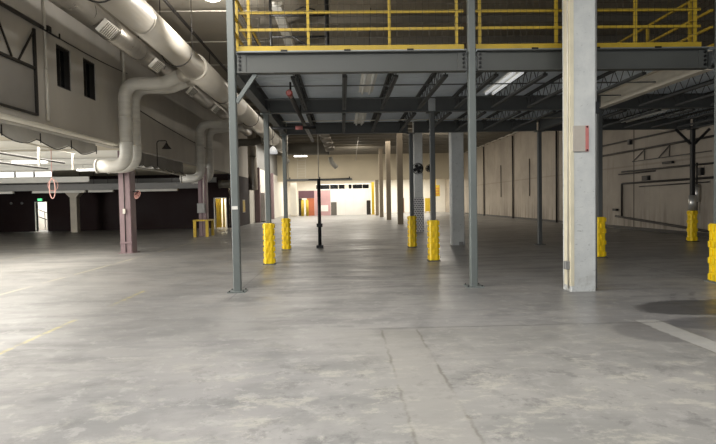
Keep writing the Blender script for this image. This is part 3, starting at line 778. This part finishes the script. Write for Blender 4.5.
MB().tube([(-1.4, 14.1, 6.42), (-.9, 14.1, 6.62), (-.6, 14.1, 6.55)], .02, 8).build('cable', 'black', t)
MB().tube([(-1.2, 14.05, 5.86), (-.55, 14.05, 5.50)], .02, 8).build('brace', 'black', t)
pipe('hanging_cable', [(.75, 15.0, 4.45), (.9, 15.2, 6.98)], .012, 'pipe_dark', 'thin slanting cable rising from the mezzanine behind the left railing', 'cable')
pipe('hanging_rod', [(1.2, 45, 5.0), (1.45, 45, 6.97)], .03, 'pipe_light', 'pale slanting rod hanging from the far roof right of the grey cross duct', 'rod')
pipe('conduit', fillet([(-2.95, 30, 6.95), (-2.95, 30, 5.55), (-2.95, 30, 2.9)], .1, 4), .025, 'pipe_light', 'pale vertical conduit hanging behind the third row left column', 'conduit')

# ------------------------------------------------------------------ black post with crossbar
t = thing('black_stand', 'black T-shaped post standing alone on the floor in the middle distance', 'post', (-.8, 18.95, 0))
MB().box(-.8-.12, -.8+.12, 18.83, 19.07, 0, .1).build('base', 'black', t, .01)
MB().tube([(-.8, 18.95, .1), (-.8, 18.95, 2.42)], .06, 12).build('pole', 'black', t)
MB().box(-.8-.1, -.8+.1, 18.87, 19.03, .74, .86).build('clamp', 'black', t)
MB().bar((-1.15, 18.95, 2.40), (.3, 18.95, 2.42), .05, .035).build('crossbar', 'black', t)
MB().tube([(-.8, 18.95, 2.42), (-.8, 18.95, 4.27)], .014, 8).build('riser_rod', 'pipe_light', t, label='thin pale rod rising to the deck')

# ------------------------------------------------------------------ left wall fittings
t = thing('brace_frame', 'dark angle-iron brace frame with grey infill on the upper left wall', 'frame', (XL+.05, 11, 3.85))
X = XL+.04
MB().bar((X, 13.25, 3.8), (X, 13.25, 5.86), .06).build('post', 'frame_dark', t)
MB().bar((X, 6, 4.92), (X, 13.21, 4.92), .06).build('rail', 'frame_dark', t)
MB().bar((X, 6, 3.82), (X, 13.21, 3.82), .05).build('rail', 'frame_dark', t)
MB().bar((X, 13.2, 5.76), (X, 12.59, 4.96), .035).build('brace', 'frame_dark', t)
MB().bar((X, 12.33, 4.96), (X, 11.78, 5.80), .035).build('brace', 'frame_dark', t)
MB().box(XL+.002, XL+.012, 6, 13.2, 3.85, 4.89).build('infill_panel', 'mesh_panel', t)
pipe('girt_pipe', [(XL+.08, 5, 5.98), (XL+.08, 13.55, 5.98)], .05, 'pipe_dark', 'dark pipe along the upper left wall above the brace frame')
t = thing('wall_conduit', 'pale vertical conduit with black fittings beside the brace frame', 'conduit', (XL+.06, 13.7, 5.2))
MB().tube([(XL+.06, 13.7, 3.75), (XL+.06, 13.7, 5.0)], .045, 10).build('flexible_sleeve', 'pipe_light', t)
MB().tube([(XL+.06, 13.7, 5.0), (XL+.06, 13.7, 7.08)], .03, 10).build('pipe', 'pipe_light', t)
MB().box(XL+.02, XL+.12, 13.75, 13.9, 5.96, 6.1).build('junction_box', 'black', t)
MB().bar((XL+.16, 13.3, 5.90), (XL+.16, 14.2, 5.90), .03).build('arm', 'black', t)
MB().bar((XL+.16, 14.2, 5.90), (XL+.16, 14.2, 6.03), .03).build('arm', 'black', t)
cp = [(XL+.03, 14.0+4.9*k/12, 5.99+.13*k/12-.05*math.sin(PI*k/12)) for k in range(13)]
pipe('wall_cable', cp, .014, 'cable', 'black cable sagging along the upper left wall above the two dark windows', 'cable')
pipe('wall_cable', [(XL-.02, 18.9+12*k/12, 5.15-.55*k/12-.08*math.sin(PI*k/12)) for k in range(13)], .016, 'cable', 'black cable running down the wall behind the branch ducts', 'cable')
pipe('wall_pipe', [(XL+.07, 18.5, 5.7), (XL+.07, 18.5, 7.05)], .06, 'pipe_light', 'short pale vertical pipe on the left wall above the nearest branch duct')
t = thing('gooseneck_lamp', 'dark gooseneck wall lamp between the two pairs of white branch ducts', 'lamp', (XL, 21.7, 3.2))
MB().tube(fillet([(XL+.02, 21.7, 3.15), (XL+.02, 21.7, 4.15), (XL+.4, 21.7, 4.15), (XL+.4, 21.7, 4.02)], .12, 6), .02, 8).build('arm', 'pipe_dark', t)
MB().lathe([(.04, .12), (.06, .06), (.19, -.1), (.17, -.1)], (XL+.4, 21.7, 3.93), 'z', 18).build('shade', 'pipe_dark', t)
# scalloped sheets rolled under the wall
def sheet(x, y0, y1, ztop, zpk, sag, per, name, label, m, ph=0.0):
    mb = MB(); n = int((y1-y0)/.1); pts = []; prev = None
    for k in range(n+1):
        y = y0+(y1-y0)*k/n; f = ((y-ph) / per) % 1.0
        zb = zpk - sag*math.sin(PI*f)
        xo = x+.03*math.sin(y*5)
        q = [mb.bm.verts.new((xo, y, ztop)), mb.bm.verts.new((xo+.02, y, zb)), mb.bm.verts.new((xo-.02, y, ztop)), mb.bm.verts.new((xo, y, zb))]
        if prev:
            for a, b in ((0, 1), (1, 3), (3, 2), (2, 0)): mb.bm.faces.new((prev[a], prev[b], q[b], q[a]))
        prev = q; pts.append((xo+.03, y, zb-.02))
    t = thing('rolled_sheet', label, 'curtain', (x, (y0+y1)/2, ztop), 'sheets gathered under the left wall')
    mb.build('sheet', m, t); MB().tube(pts, .013, 6).build('hem_cable', 'cable', t)
    return t
t = sheet(XL-.16, 8, 16.66, 3.49, 3.3, .17, 1.52, 'rolled_sheet', 'grey scalloped sheet with black hem hanging under the bright ledge', 'curtain', 13.57)
for y in (12.05, 13.57, 15.09, 16.6): MB().bar((XL-.08, y, 3.18), (XL-.08, y, 3.42), .02).build('hook', 'bolt', t)
sheet(XL-.2, 19.4, 26.0, 3.60, 3.16, .08, .9, 'rolled_sheet', 'darker grey scalloped sheet behind the gooseneck wall lamp', 'mesh_panel')
pipe('curtain_rail', [(XL-.1, 18.95, 2.98), (XL-.1, 25.9, 2.98)], .035, 'pipe_light', 'pale rail below the darker scalloped sheet', 'rail')
pipe('curtain_rail', [(-8.3, 8, 2.98), (-8.3, 16.5, 2.92)], .03, 'pipe_dark', 'dark rail under the grey scalloped sheet on the left, upper of two', 'rail')
pipe('curtain_rail', [(-8.8, 8, 2.82), (-8.8, 16.5, 2.76)], .03, 'pipe_dark', 'dark rail under the grey scalloped sheet on the left, lower of two', 'rail')
t = thing('hanger_frame', 'white tube hanger frame below the scalloped sheet on the left', 'frame', (-7.9, 15, 3.0))
MB().bar((-8.0, 13.9, 3.25), (-8.0, 16.5, 3.2), .04).build('rail', 'pipe_light', t)
for y in (14.6, 16.4): MB().bar((-8.0, y, 2.7), (-8.0, y, 3.19), .05).build('post', 'pipe_light', t)

# ------------------------------------------------------------------ left bay fittings
def bay_beam(y, x0, x1, z0, z1, m, label):
    t = thing('bay_beam', label, 'beam', ((x0+x1)/2, y, z0), None)
    MB().prism(ibeam(.2, z1-z0, .06, .03, y, (z0+z1)/2), 'x', x0, x1).build('web_and_flanges', m, t)
bay_beam(29.6, -26, -13.6, 2.92, 3.22, 'bay_beam', 'bright white beam crossing the left bay below the lit panes')
bay_beam(30.6, -26.4, -7.7, 2.52, 2.86, 'grey_beam', 'dark grey beam crossing the whole left bay below the white one')
bay_beam(33.5, -26.4, -7.7, 2.95, 3.25, 'grey_beam', 'grey beam farthest back across the left bay')
t = thing('transom_window', 'row of bright lit transom panes high in the left bay', 'window', (-17.6, 30.2, 3.22))
MB().box(-21, -15.8, 30.16, 30.24, 3.24, 3.28).box(-21, -15.8, 30.16, 30.24, 3.54, 3.6).build('frame', 'white_metal', t)
for k in range(5):
    x = -20.9+k*1.03; MB().box(x, x+.9, 30.18, 30.22, 3.28, 3.54).build('pane', 'lit_pane', t)
for k, y in ((2, 20.0), (3, 24.8)):
    strip_light(y, -11.9, -10.7, 3.22, [None, None, 'lit strip light on the left bay ceiling, left of the hanging pink cord', 'lit strip light on the left bay ceiling, right of the hanging pink cord'][k], 'lamp_bay', 'strip lights on the left bay ceiling', ax='x', w=.2)
def long_light(x0, x1, y, z, label, m):
    t = thing('hung_light', label, 'light fixture', ((x0+x1)/2, y, z), 'long white fixtures hung in the left bay')
    MB().prism([(y-.12, z), (y+.12, z), (y+.06, z+.14), (y-.06, z+.14)], 'x', x0, x1).build('housing', m, t)
    for x in (x0+.3, x1-.3): MB().tube([(x, y, z+.14), (x, y, 3.6)], .012, 6).build('hanger', 'bolt', t)
long_light(-17.9, -14.9, 31.9, 2.42, 'long white fixture hung in front of the dark wall, left of the pale post', 'lit_pane' if False else 'white_metal')
long_light(-14.7, -13.3, 31.9, 2.42, 'short white fixture hung in front of the dark wall, right of the pale post', 'white_metal')
long_light(-23.2, -19.0, 31.9, 2.42, 'white fixture hung at the far left over the dark wall', 'white_metal')
long_light(-12.2, -9.6, 31.9, 2.42, 'white fixture hung in the dark bay right of the mauve column', 'white_metal')
t = thing('bay_post', 'pale square post with wide capital in front of the dark back wall', 'post', (-16.85, 34.6, 0))
MB().box(-17.05, -16.65, 34.4, 34.8, 0, 2.2).build('shaft', 'tan_conc', t)
MB().prism([(-17.05, 2.2), (-16.65, 2.2), (-16.40, 2.45), (-16.40, 2.9), (-17.30, 2.9), (-17.30, 2.45)], 'y', 34.35, 34.85).build('capital', 'tan_conc', t)
t = thing('exit_sign', 'small green glowing exit sign above the left doorway', 'sign', (-20.0, 36.4, 2.08))
MB().box(-20.15, -19.85, 36.40, 36.49, 2.03, 2.19).build('housing', 'white_metal', t)
MB().box(-20.14, -19.86, 36.385, 36.399, 2.04, 2.18).build('lens', 'exit', t)
def letters(txt, x, y, z, size, parent, m):
    cu = bpy.data.curves.new('lettering', 'FONT'); cu.body = txt; cu.size = size; cu.align_x = 'CENTER'; cu.align_y = 'CENTER'; cu.extrude = .002
    tmp = bpy.data.objects.new('tmp', cu); C.objects.link(tmp)
    dg = bpy.context.evaluated_depsgraph_get(); me = bpy.data.meshes.new_from_object(tmp.evaluated_get(dg))
    bpy.data.objects.remove(tmp)
    me.transform(Matrix.Rotation(PI/2, 4, 'X')); me.materials.clear(); me.materials.append(M[m])
    o = bpy.data.objects.new('lettering', me); C.objects.link(o); o.parent = parent
    o.location = Vector((x, y, z))-parent.location
letters('EXIT', -20.0, 36.38, 2.11, .11, t, 'lamp_soft')
t = thing('stair_handrail', 'dark stair handrail inside the lit left doorway', 'handrail', (-20.2, 38.4, 0))
MB().tube([(-21.6, 38.6, 1.55), (-19.0, 38.6, .55)], .03, 8).build('rail', 'pipe_dark', t)
MB().tube([(-21.6, 38.6, 1.05), (-19.0, 38.6, .05)], .03, 8).build('rail', 'pipe_dark', t)
for x, z in ((-20.9, 1.28), (-20.3, 1.05), (-19.7, .82)): MB().tube([(x, 38.6, 0), (x, 38.6, z)], .025, 8).build('post', 'pipe_dark', t)
t = thing('yellow_locker', 'yellow panel standing inside the lit right doorway', 'panel', (-8.4, 37.6, 0))
MB().box(-8.72, -8.32, 37.4, 37.5, 0, 2.1).build('board', 'yellow', t)
MB().bar((-8.15, 37.45, 0), (-8.15, 37.45, 2.1), .1).build('post', 'yellow', t)
t = thing('notice_sign', 'small yellow notice panel on the dark wall beyond the left front column', 'sign', (-7.33, 40.4, 1.0))
MB().box(-7.348, -7.325, 40.1, 41.1, .95, 1.9).build('board', 'tan_sign', t); MB().box(-7.324, -7.318, 40.15, 41.05, 1.0, 1.85).build('face', 'yellow', t)
t = thing('pink_cord', 'looped faded pink cord hanging from the left bay ceiling', 'cord', (-10.0, 19.0, 2.6))
MB().tube([(-10.0+.10*math.sin(2*PI*k/24), 19.0, 2.24-.34*math.cos(2*PI*k/24)) for k in range(25)], .016, 8).build('loop', 'pink', t)
MB().tube([(-10.0, 19.0, 2.58), (-9.99, 19.0, 3.58)], .012, 6).build('line', 'pink', t)
MB().tube([(-10.0+.17*math.sin(2*PI*k/24), 19.05, 2.36-.2*math.cos(2*PI*k/24)) for k in range(25)], .008, 8).build('loop', 'pink', t)
for k, x in enumerate((-21.9, -21.2)):
    t = thing('wall_lamp', 'tiny dim lamp on the dark wall left of the exit sign, %s one' % ['left', 'right'][k], 'lamp', (x, 36.45, 1.9), 'tiny lamps on the dark wall')
    MB().lathe([(.07, 0), (.09, -.05), (.03, -.09)], (x, 36.49, 1.9), 'y', 12).build('lens', 'box_grey', t)

# ------------------------------------------------------------------ far hall
t = thing('white_partition', 'tall white panelled partition in the bright far hall', 'partition', (1.45, 66, 0))
for k in range(4):
    x = -.62+k*1.03; MB().box(x, x+1.015, 66.0, 66.1, 0, 3.05).build('panel', 'panel_white', t)
MB().box(-.64, 3.52, 65.97, 66.13, 3.05, 3.12).build('top_channel', 'white_metal', t)
t = thing('transom_band', 'band of dark panes above the white partition in the far hall', 'window', (.4, 66.05, 3.15))
MB().box(-3.2, 3.5, 66.0, 66.1, 3.13, 3.2).box(-3.2, 3.5, 66.0, 66.1, 3.72, 3.8).build('frame', 'panel_white', t)
for k, (a, b) in enumerate(((-3.1, -1.5), (-1.4, -.45), (-.35, .35), (.85, 1.2), (1.35, 2.5), (2.55, 3.3))):
    MB().box(a, b, 66.02, 66.08, 3.2, 3.72).build('pane', 'glass_dark', t)
t = thing('pink_partition', 'pale pink partition left of the white one in the far hall', 'partition', (-2.3, 66, 0))
MB().box(-3.35, -1.4, 66.0, 66.1, 0, 3.05).build('panel', 'panel_pink', t)
MB().box(-2.6, -1.7, 65.97, 65.999, .5, 1.25).build('paint_patch', 'panel_white', t)
t = thing('grey_door', 'grey door between the pink and the white partition', 'door', (-1.0, 66, 0))
MB().box(-1.36, -.66, 66.02, 66.08, 0, 1.6).build('leaf', 'door_grey', t); MB().box(-1.38, -.64, 66.0, 66.1, 1.6, 3.05).build('over_panel', 'panel_white', t)
MB().lathe([(.04, 0), (.04, -.06)], (-.76, 66.02, .9), 'y', 10).build('handle', 'bolt', t)
t = thing('purple_box', 'dark purple overhead panel with orange brown wall under it in the far hall', 'partition', (-4.3, 66.2, 0))
MB().box(-5.3, -3.38, 66.1, 66.3, 2.15, 3.05).build('overhead_panel', 'panel_purple', t)
MB().box(-4.3, -3.38, 66.15, 66.25, 0, 2.14).build('lower_panel', 'panel_orange', t)
MB().box(-5.3, -4.9, 66.15, 66.25, 0, 2.14).build('dark_panel', 'door_dark', t)
for k, x in enumerate((-4.75, -4.2)):
    t = thing('yellow_bollard', 'yellow bollard post in the far hall, %s of the pair by the orange wall' % ['left', 'right'][k], 'bollard', (x, 65.3, 0), 'yellow bollards in the far hall')
    MB().tube([(x, 65.3, 0), (x, 65.3, 1.85)], .17, 14).build('post', 'yellow', t); MB().lathe([(.17, 1.85), (.14, 1.92), (.03, 1.96)], (x, 65.3, 0), 'z', 14).build('cap', 'yellow', t)
t = thing('yellow_post', 'tall bright yellow post right of the white partition', 'post', (3.75, 65.4, 0))
MB().box(3.6, 3.92, 65.3, 65.6, 0, 3.95).build('shaft', 'yellow', t); MB().box(3.5, 4.02, 65.25, 65.65, 0, .05).build('base_plate', 'yellow', t)
t = thing('dark_door', 'narrow dark door at the right end of the white partition', 'door', (3.45, 65.9, 0))
MB().box(3.0, 3.5, 65.9, 65.96, 0, 1.75).build('leaf', 'door_dark', t); MB().lathe([(.04, 0), (.04, -.05)], (3.1, 65.9, .9), 'y', 10).build('handle', 'bolt', t)
t = thing('cream_pilaster', 'cream pilaster at the left side of the far hall opening', 'pilaster', (-5.9, 64.5, 0))
MB().box(-6.1, -5.4, 64.3, 64.7, 0, 4.0).build('shaft', 'white_wall', t); MB().box(-6.15, -5.35, 64.25, 64.75, 0, .15).build('plinth', 'tan_conc', t)
t = thing('brown_door', 'brown door in the bright far wall behind the concrete columns', 'door', (7.9, 73.9, 0))
MB().box(7.6, 8.5, 73.9, 73.97, 0, 2.0).build('leaf', 'door_brown', t); MB().lathe([(.04, 0), (.04, -.05)], (7.7, 73.9, 1.0), 'y', 10).build('handle', 'bolt', t)
t = thing('yellow_tank', 'yellow striped cabinet hung high in the bright far hall', 'cabinet', (11.6, 67, 2.2))
MB().box(11.1, 12.2, 67, 67.5, 2.1, 3.5).build('body', 'yellow', t)
for k in range(3): MB().box(11.3, 12.1, 66.97, 66.999, 2.35+.35*k, 2.45+.35*k).build('stripe', 'panel_orange', t)
MB().box(11.55, 11.75, 67.15, 67.35, 3.5, 4.6).build('hanger', 'yellow', t)
t = thing('yellow_stand', 'yellow stand on the floor of the bright far hall behind the dark middle column', 'stand', (10.7, 67, 0))
MB().box(10.35, 10.95, 66.9, 67.3, .25, 1.9).build('body', 'yellow', t)
for x in (10.42, 10.88): MB().bar((x, 67.1, 0), (x, 67.1, .25), .08).build('leg', 'yellow', t)
t = thing('door_track', 'long grey door track under the beige header wall', 'track', (-2.4, 61.9, 4.1))
MB().box(-6.2, 1.2, 61.75, 61.98, 4.06, 4.3).build('housing', 'steel_dark', t)
for x in (-5.9, -2.5, .9): MB().box(x-.06, x+.06, 61.9, 61.99, 4.3, 4.5).build('bracket', 'bolt', t)
t = thing('roof_ladder', 'pale ladder fixed on the left of the beige header wall', 'ladder', (-4.6, 61.9, 4.4))
for x in (-5.0, -4.1): MB().bar((x, 61.9, 4.4), (x, 61.9, 6.6), .06).build('rail', 'pipe_light', t)
for k in range(7): MB().bar((-4.97, 61.9, 4.6+.3*k), (-4.13, 61.9, 4.6+.3*k), .04).build('rung', 'pipe_light', t)
# machinery on the far left wall
t = thing('white_cabinet', 'tall white cabinet against the far left wall behind the left columns', 'cabinet', (-6.8, 47, 0))
MB().box(-7.25, -6.6, 46.3, 47.9, .08, 2.5).build('body', 'dirty_white', t, .01); MB().box(-6.6, -6.57, 46.35, 47.85, .15, 2.45).build('door', 'dirty_white', t)
MB().box(-7.25, -6.62, 46.35, 47.85, 0, .08).build('plinth', 'bolt', t)
t = thing('flexible_duct', 'crinkled silver vertical duct by the far left wall', 'duct', (-6.6, 40.5, 3.3))
pts = [(-6.6, 40.5, 2.6+.05*k) for k in range(50)]
MB().tube(pts, [.32+.03*(k % 2) for k in range(50)], 14).build('hose', 'silver', t)
MB().tube([(-6.6, 40.5, 5.06), (-6.6, 40.5, ROOF-.01)], .3, 14).build('collar', 'silver', t)
t = thing('yellow_placard', 'small yellow placard on the far left wall beside the third row column', 'sign', (-7.25, 57, 1.9))
MB().box(-7.287, -7.26, 56.4, 57.8, 1.7, 2.4).build('face', 'yellow', t)
MB().box(-7.295, -7.288, 56.3, 57.9, 1.62, 2.48).build('backing', 'tan_sign', t)

# ------------------------------------------------------------------ right wall fittings (X just off the wall)
XW = XR-.075
def wp(label, pts, r=.03, m='pipe_dark', cat='pipe'):
    return pipe('wall_pipe', [(XW, a, b) for a, b in pts], r*1.35, m, label, cat, 'dark pipes on the right wall')
RW = None
wp('long dark pipe along the right wall high up, above the triangular brackets', [(31, 4.37), (15, 4.37)])
wp('dark pipe along the right wall at the level of the triangular bracket tops', [(29.1, 3.83), (15, 3.86)], .035)
wp('dark pipe along the right wall below the triangular brackets', [(26.9, 2.86), (15, 2.8)], .03)
wp('thin dark pipe along the right wall just under the one below the brackets', [(27.2, 2.75), (24.0, 2.75)], .025)
wp('dark pipe that turns down to the floor line on the right wall', fillet([(15, 2.29), (26.9, 2.27), (26.9, .6)], .08, 4), .035)
wp('thin dark pipe under the turning one on the right wall', [(25.3, 2.08), (20.4, 2.12)], .02)
wp('dark pipe low on the right wall sloping to the floor', [(27.5, .62), (26.6, .57), (20.6, .22), (15, .2)], .04)
t = thing('bracket_frame', 'two dark triangular brackets on a rail on the right wall', 'bracket', (XW, 24.4, 3.3), None)
MB().bar((XW, 25.9, 3.3), (XW, 20.3, 3.3), .04).build('rail', 'pipe_dark', t)
for a, b in ((25.87, 24.85), (23.75, 22.94)):
    MB().bar((XW, a, 3.3), (XW, b, 3.78), .035).build('brace', 'pipe_dark', t); MB().bar((XW, b, 3.3), (XW, b, 3.8), .035).build('upright', 'pipe_dark', t)
for k, (y, z, w, h, lab) in enumerate(((26.1, 4.28, .22, .26, 'small dark box on the highest pipe of the right wall'), (24.7, 2.46, .5, .22, 'wide dark box above the turning pipe on the right wall'),
        (23.0, 3.05, .7, .1, 'flat dark bracket box under the triangular brackets'), (20.9, 2.55, .3, .3, 'dark box on the right wall beside the braced black column'), (27.5, .95, .4, .12, 'low dark box at the bend of the sloping pipe'))):
    t = thing('junction_box', lab, 'box', (XW, y, z), 'dark boxes on the right wall')
    MB().box(XW-.08, XW+.04, y-w/2, y+w/2, z-h/2, z+h/2).build('enclosure', 'black', t, .01)
    MB().box(XW-.09, XW-.081, y-w/2+.03, y+w/2-.03, z-h/2+.02, z+h/2-.02).build('cover', 'pipe_dark', t)
t = thing('wall_tube', 'pale metal tube hanging on the right wall behind the black braced column', 'tube', (XW, 20.9, 1.9))
MB().tube([(XW-.08, 21.0, 1.35), (XW-.08, 21.0, 2.05)], .1, 12).build('sleeve', 'sleeve', t)
MB().tube([(XW-.08, 21.0, 2.05), (XW-.08, 21.0, 2.9)], .035, 8).build('pipe', 'pipe_dark', t)
MB().tube([(XW-.08, 21.0, .9), (XW-.08, 21.0, 1.35)], .035, 8).build('pipe', 'pipe_dark', t)
for k, y in enumerate((35.0, 44.1, 53.2)):
    pipe('down_pipe', [(XW, y+.2, .0), (XW, y+.2, 6.8)], .06, 'pipe_dark', 'dark downpipe on the right wall at a panel joint, %s from the camera' % ORD[k], 'pipe', 'downpipes on the right wall')
for k, (y, z0) in enumerate(((40.3, 1.8), (47.6, 1.8))):
    pipe('wall_conduit', [(XW, y, z0), (XW, y, 4.6)], .035, 'pipe_dark', 'thin dark vertical conduit between downpipes on the right wall, %s one' % ['nearer', 'farther'][k], 'conduit', 'thin conduits on the right wall')

# ------------------------------------------------------------------ light
def area(name, loc, sx, sy, power, col, rot=(0, 0, 0), spread=None):
    l = bpy.data.lights.new(name, 'AREA'); l.shape = 'RECTANGLE'; l.size = sx; l.size_y = sy; l.energy = power; l.color = col
    if spread: l.spread = spread
    o = bpy.data.objects.new(name, l); C.objects.link(o); o.location = loc; o.rotation_euler = rot
    return o
# daylight: dock openings behind the camera and the bay door on the left
area('dock_daylight', (1.0, -5.5, 2.6), 16, 4.6, 200, (.90, .96, 1), (math.radians(88), 0, 0))
area('bay_door_daylight', (-26.2, 11, 1.65), 11.5, 3.2, 3500, (1, .98, .94), (math.radians(97), 0, math.radians(-90)))
# roof lamps in front of the mezzanine and down the hall, plus an added rear fill
area('hall_lamp_front', (0, 2.5, 6.9), 9, 4, 860, (1, .98, .95))
area('hall_lamp_side', (-3.0, 7, 6.9), 1.5, 5, 420, (1, .96, .90))
area('bay_lamp', (-9.6, 12, 3.2), 3.6, 11, 1000, (1, .95, .86))
for y, p in ((36, 140), (46, 340), (56, 500)):
    area('hall_lamp', (3.0, y, 6.7), 12, 2, p, (1, .92, .80))
area('hall_lamp_left', (-2.6, 27, 6.7), .8, 12, 160, (1, .94, .84))
area('rear_wall_fill', (-4.5, 52, 6.7), 3, 12, 1000, (1, .95, .86))  # fill added without a fixture to brighten the far left wall
area('far_hall_lamp', (3.0, 67.5, 4.5), 18, 9, 2700, (1, .95, .85))
def point(name, loc, power, col, rad=.25):
    l = bpy.data.lights.new(name, 'POINT'); l.energy = power; l.color = col; l.shadow_soft_size = rad
    o = bpy.data.objects.new(name, l); C.objects.link(o); o.location = loc
point('flood_bulb', (-3.05, 13.4, 6.2), 230, (1, .96, .90), .15)
point('roof_fill', (7.5, 41, 5.9), 200, (1, .93, .82), .2)  # this and the next: unseen points added to brighten the far roof
point('roof_fill', (1.6, 52, 5.9), 200, (1, .93, .82), .2)
area('stair_lamp', (-20.2, 37.6, 3.1), 2, 1, 220, (1, .98, .95))
area('closet_lamp', (-8.5, 37.6, 2.9), 1, 1, 150, (1, .9, .7))
W = bpy.data.worlds.new('daylight'); SC.world = W; W.use_nodes = True
W.node_tree.nodes['Background'].inputs[0].default_value = (.80, .88, 1, 1); W.node_tree.nodes['Background'].inputs[1].default_value = .2

# ------------------------------------------------------------------ camera
cam = bpy.data.cameras.new('camera'); co = bpy.data.objects.new('camera', cam); C.objects.link(co)
F, PX, PY = 540.0, 358.0, 222.0
w = Vector(((342-PX)/F, -(202-PY)/F, -1)).normalized()
u = Vector((-math.sin(.019), math.cos(.019), 0)); u = (u-w*u.dot(w)).normalized()
xc = w.cross(u)
co.matrix_world = Matrix(((xc.x, xc.y, xc.z, 0), (w.x, w.y, w.z, 0), (u.x, u.y, u.z, 1.6), (0, 0, 0, 1)))
cam.sensor_fit = 'HORIZONTAL'; cam.sensor_width = 36; cam.lens = F/716*36; cam.clip_end = 300
SC.camera = co
vs = SC.view_settings
SC.display_settings.display_device = 'sRGB'
vs.view_transform = 'Standard'; vs.look = 'None'; vs.gamma = 1; vs.use_curve_mapping = False; vs.exposure = 0.0
SC.cycles.use_denoising = True
SC.cycles.max_bounces = 8; SC.cycles.diffuse_bounces = 5
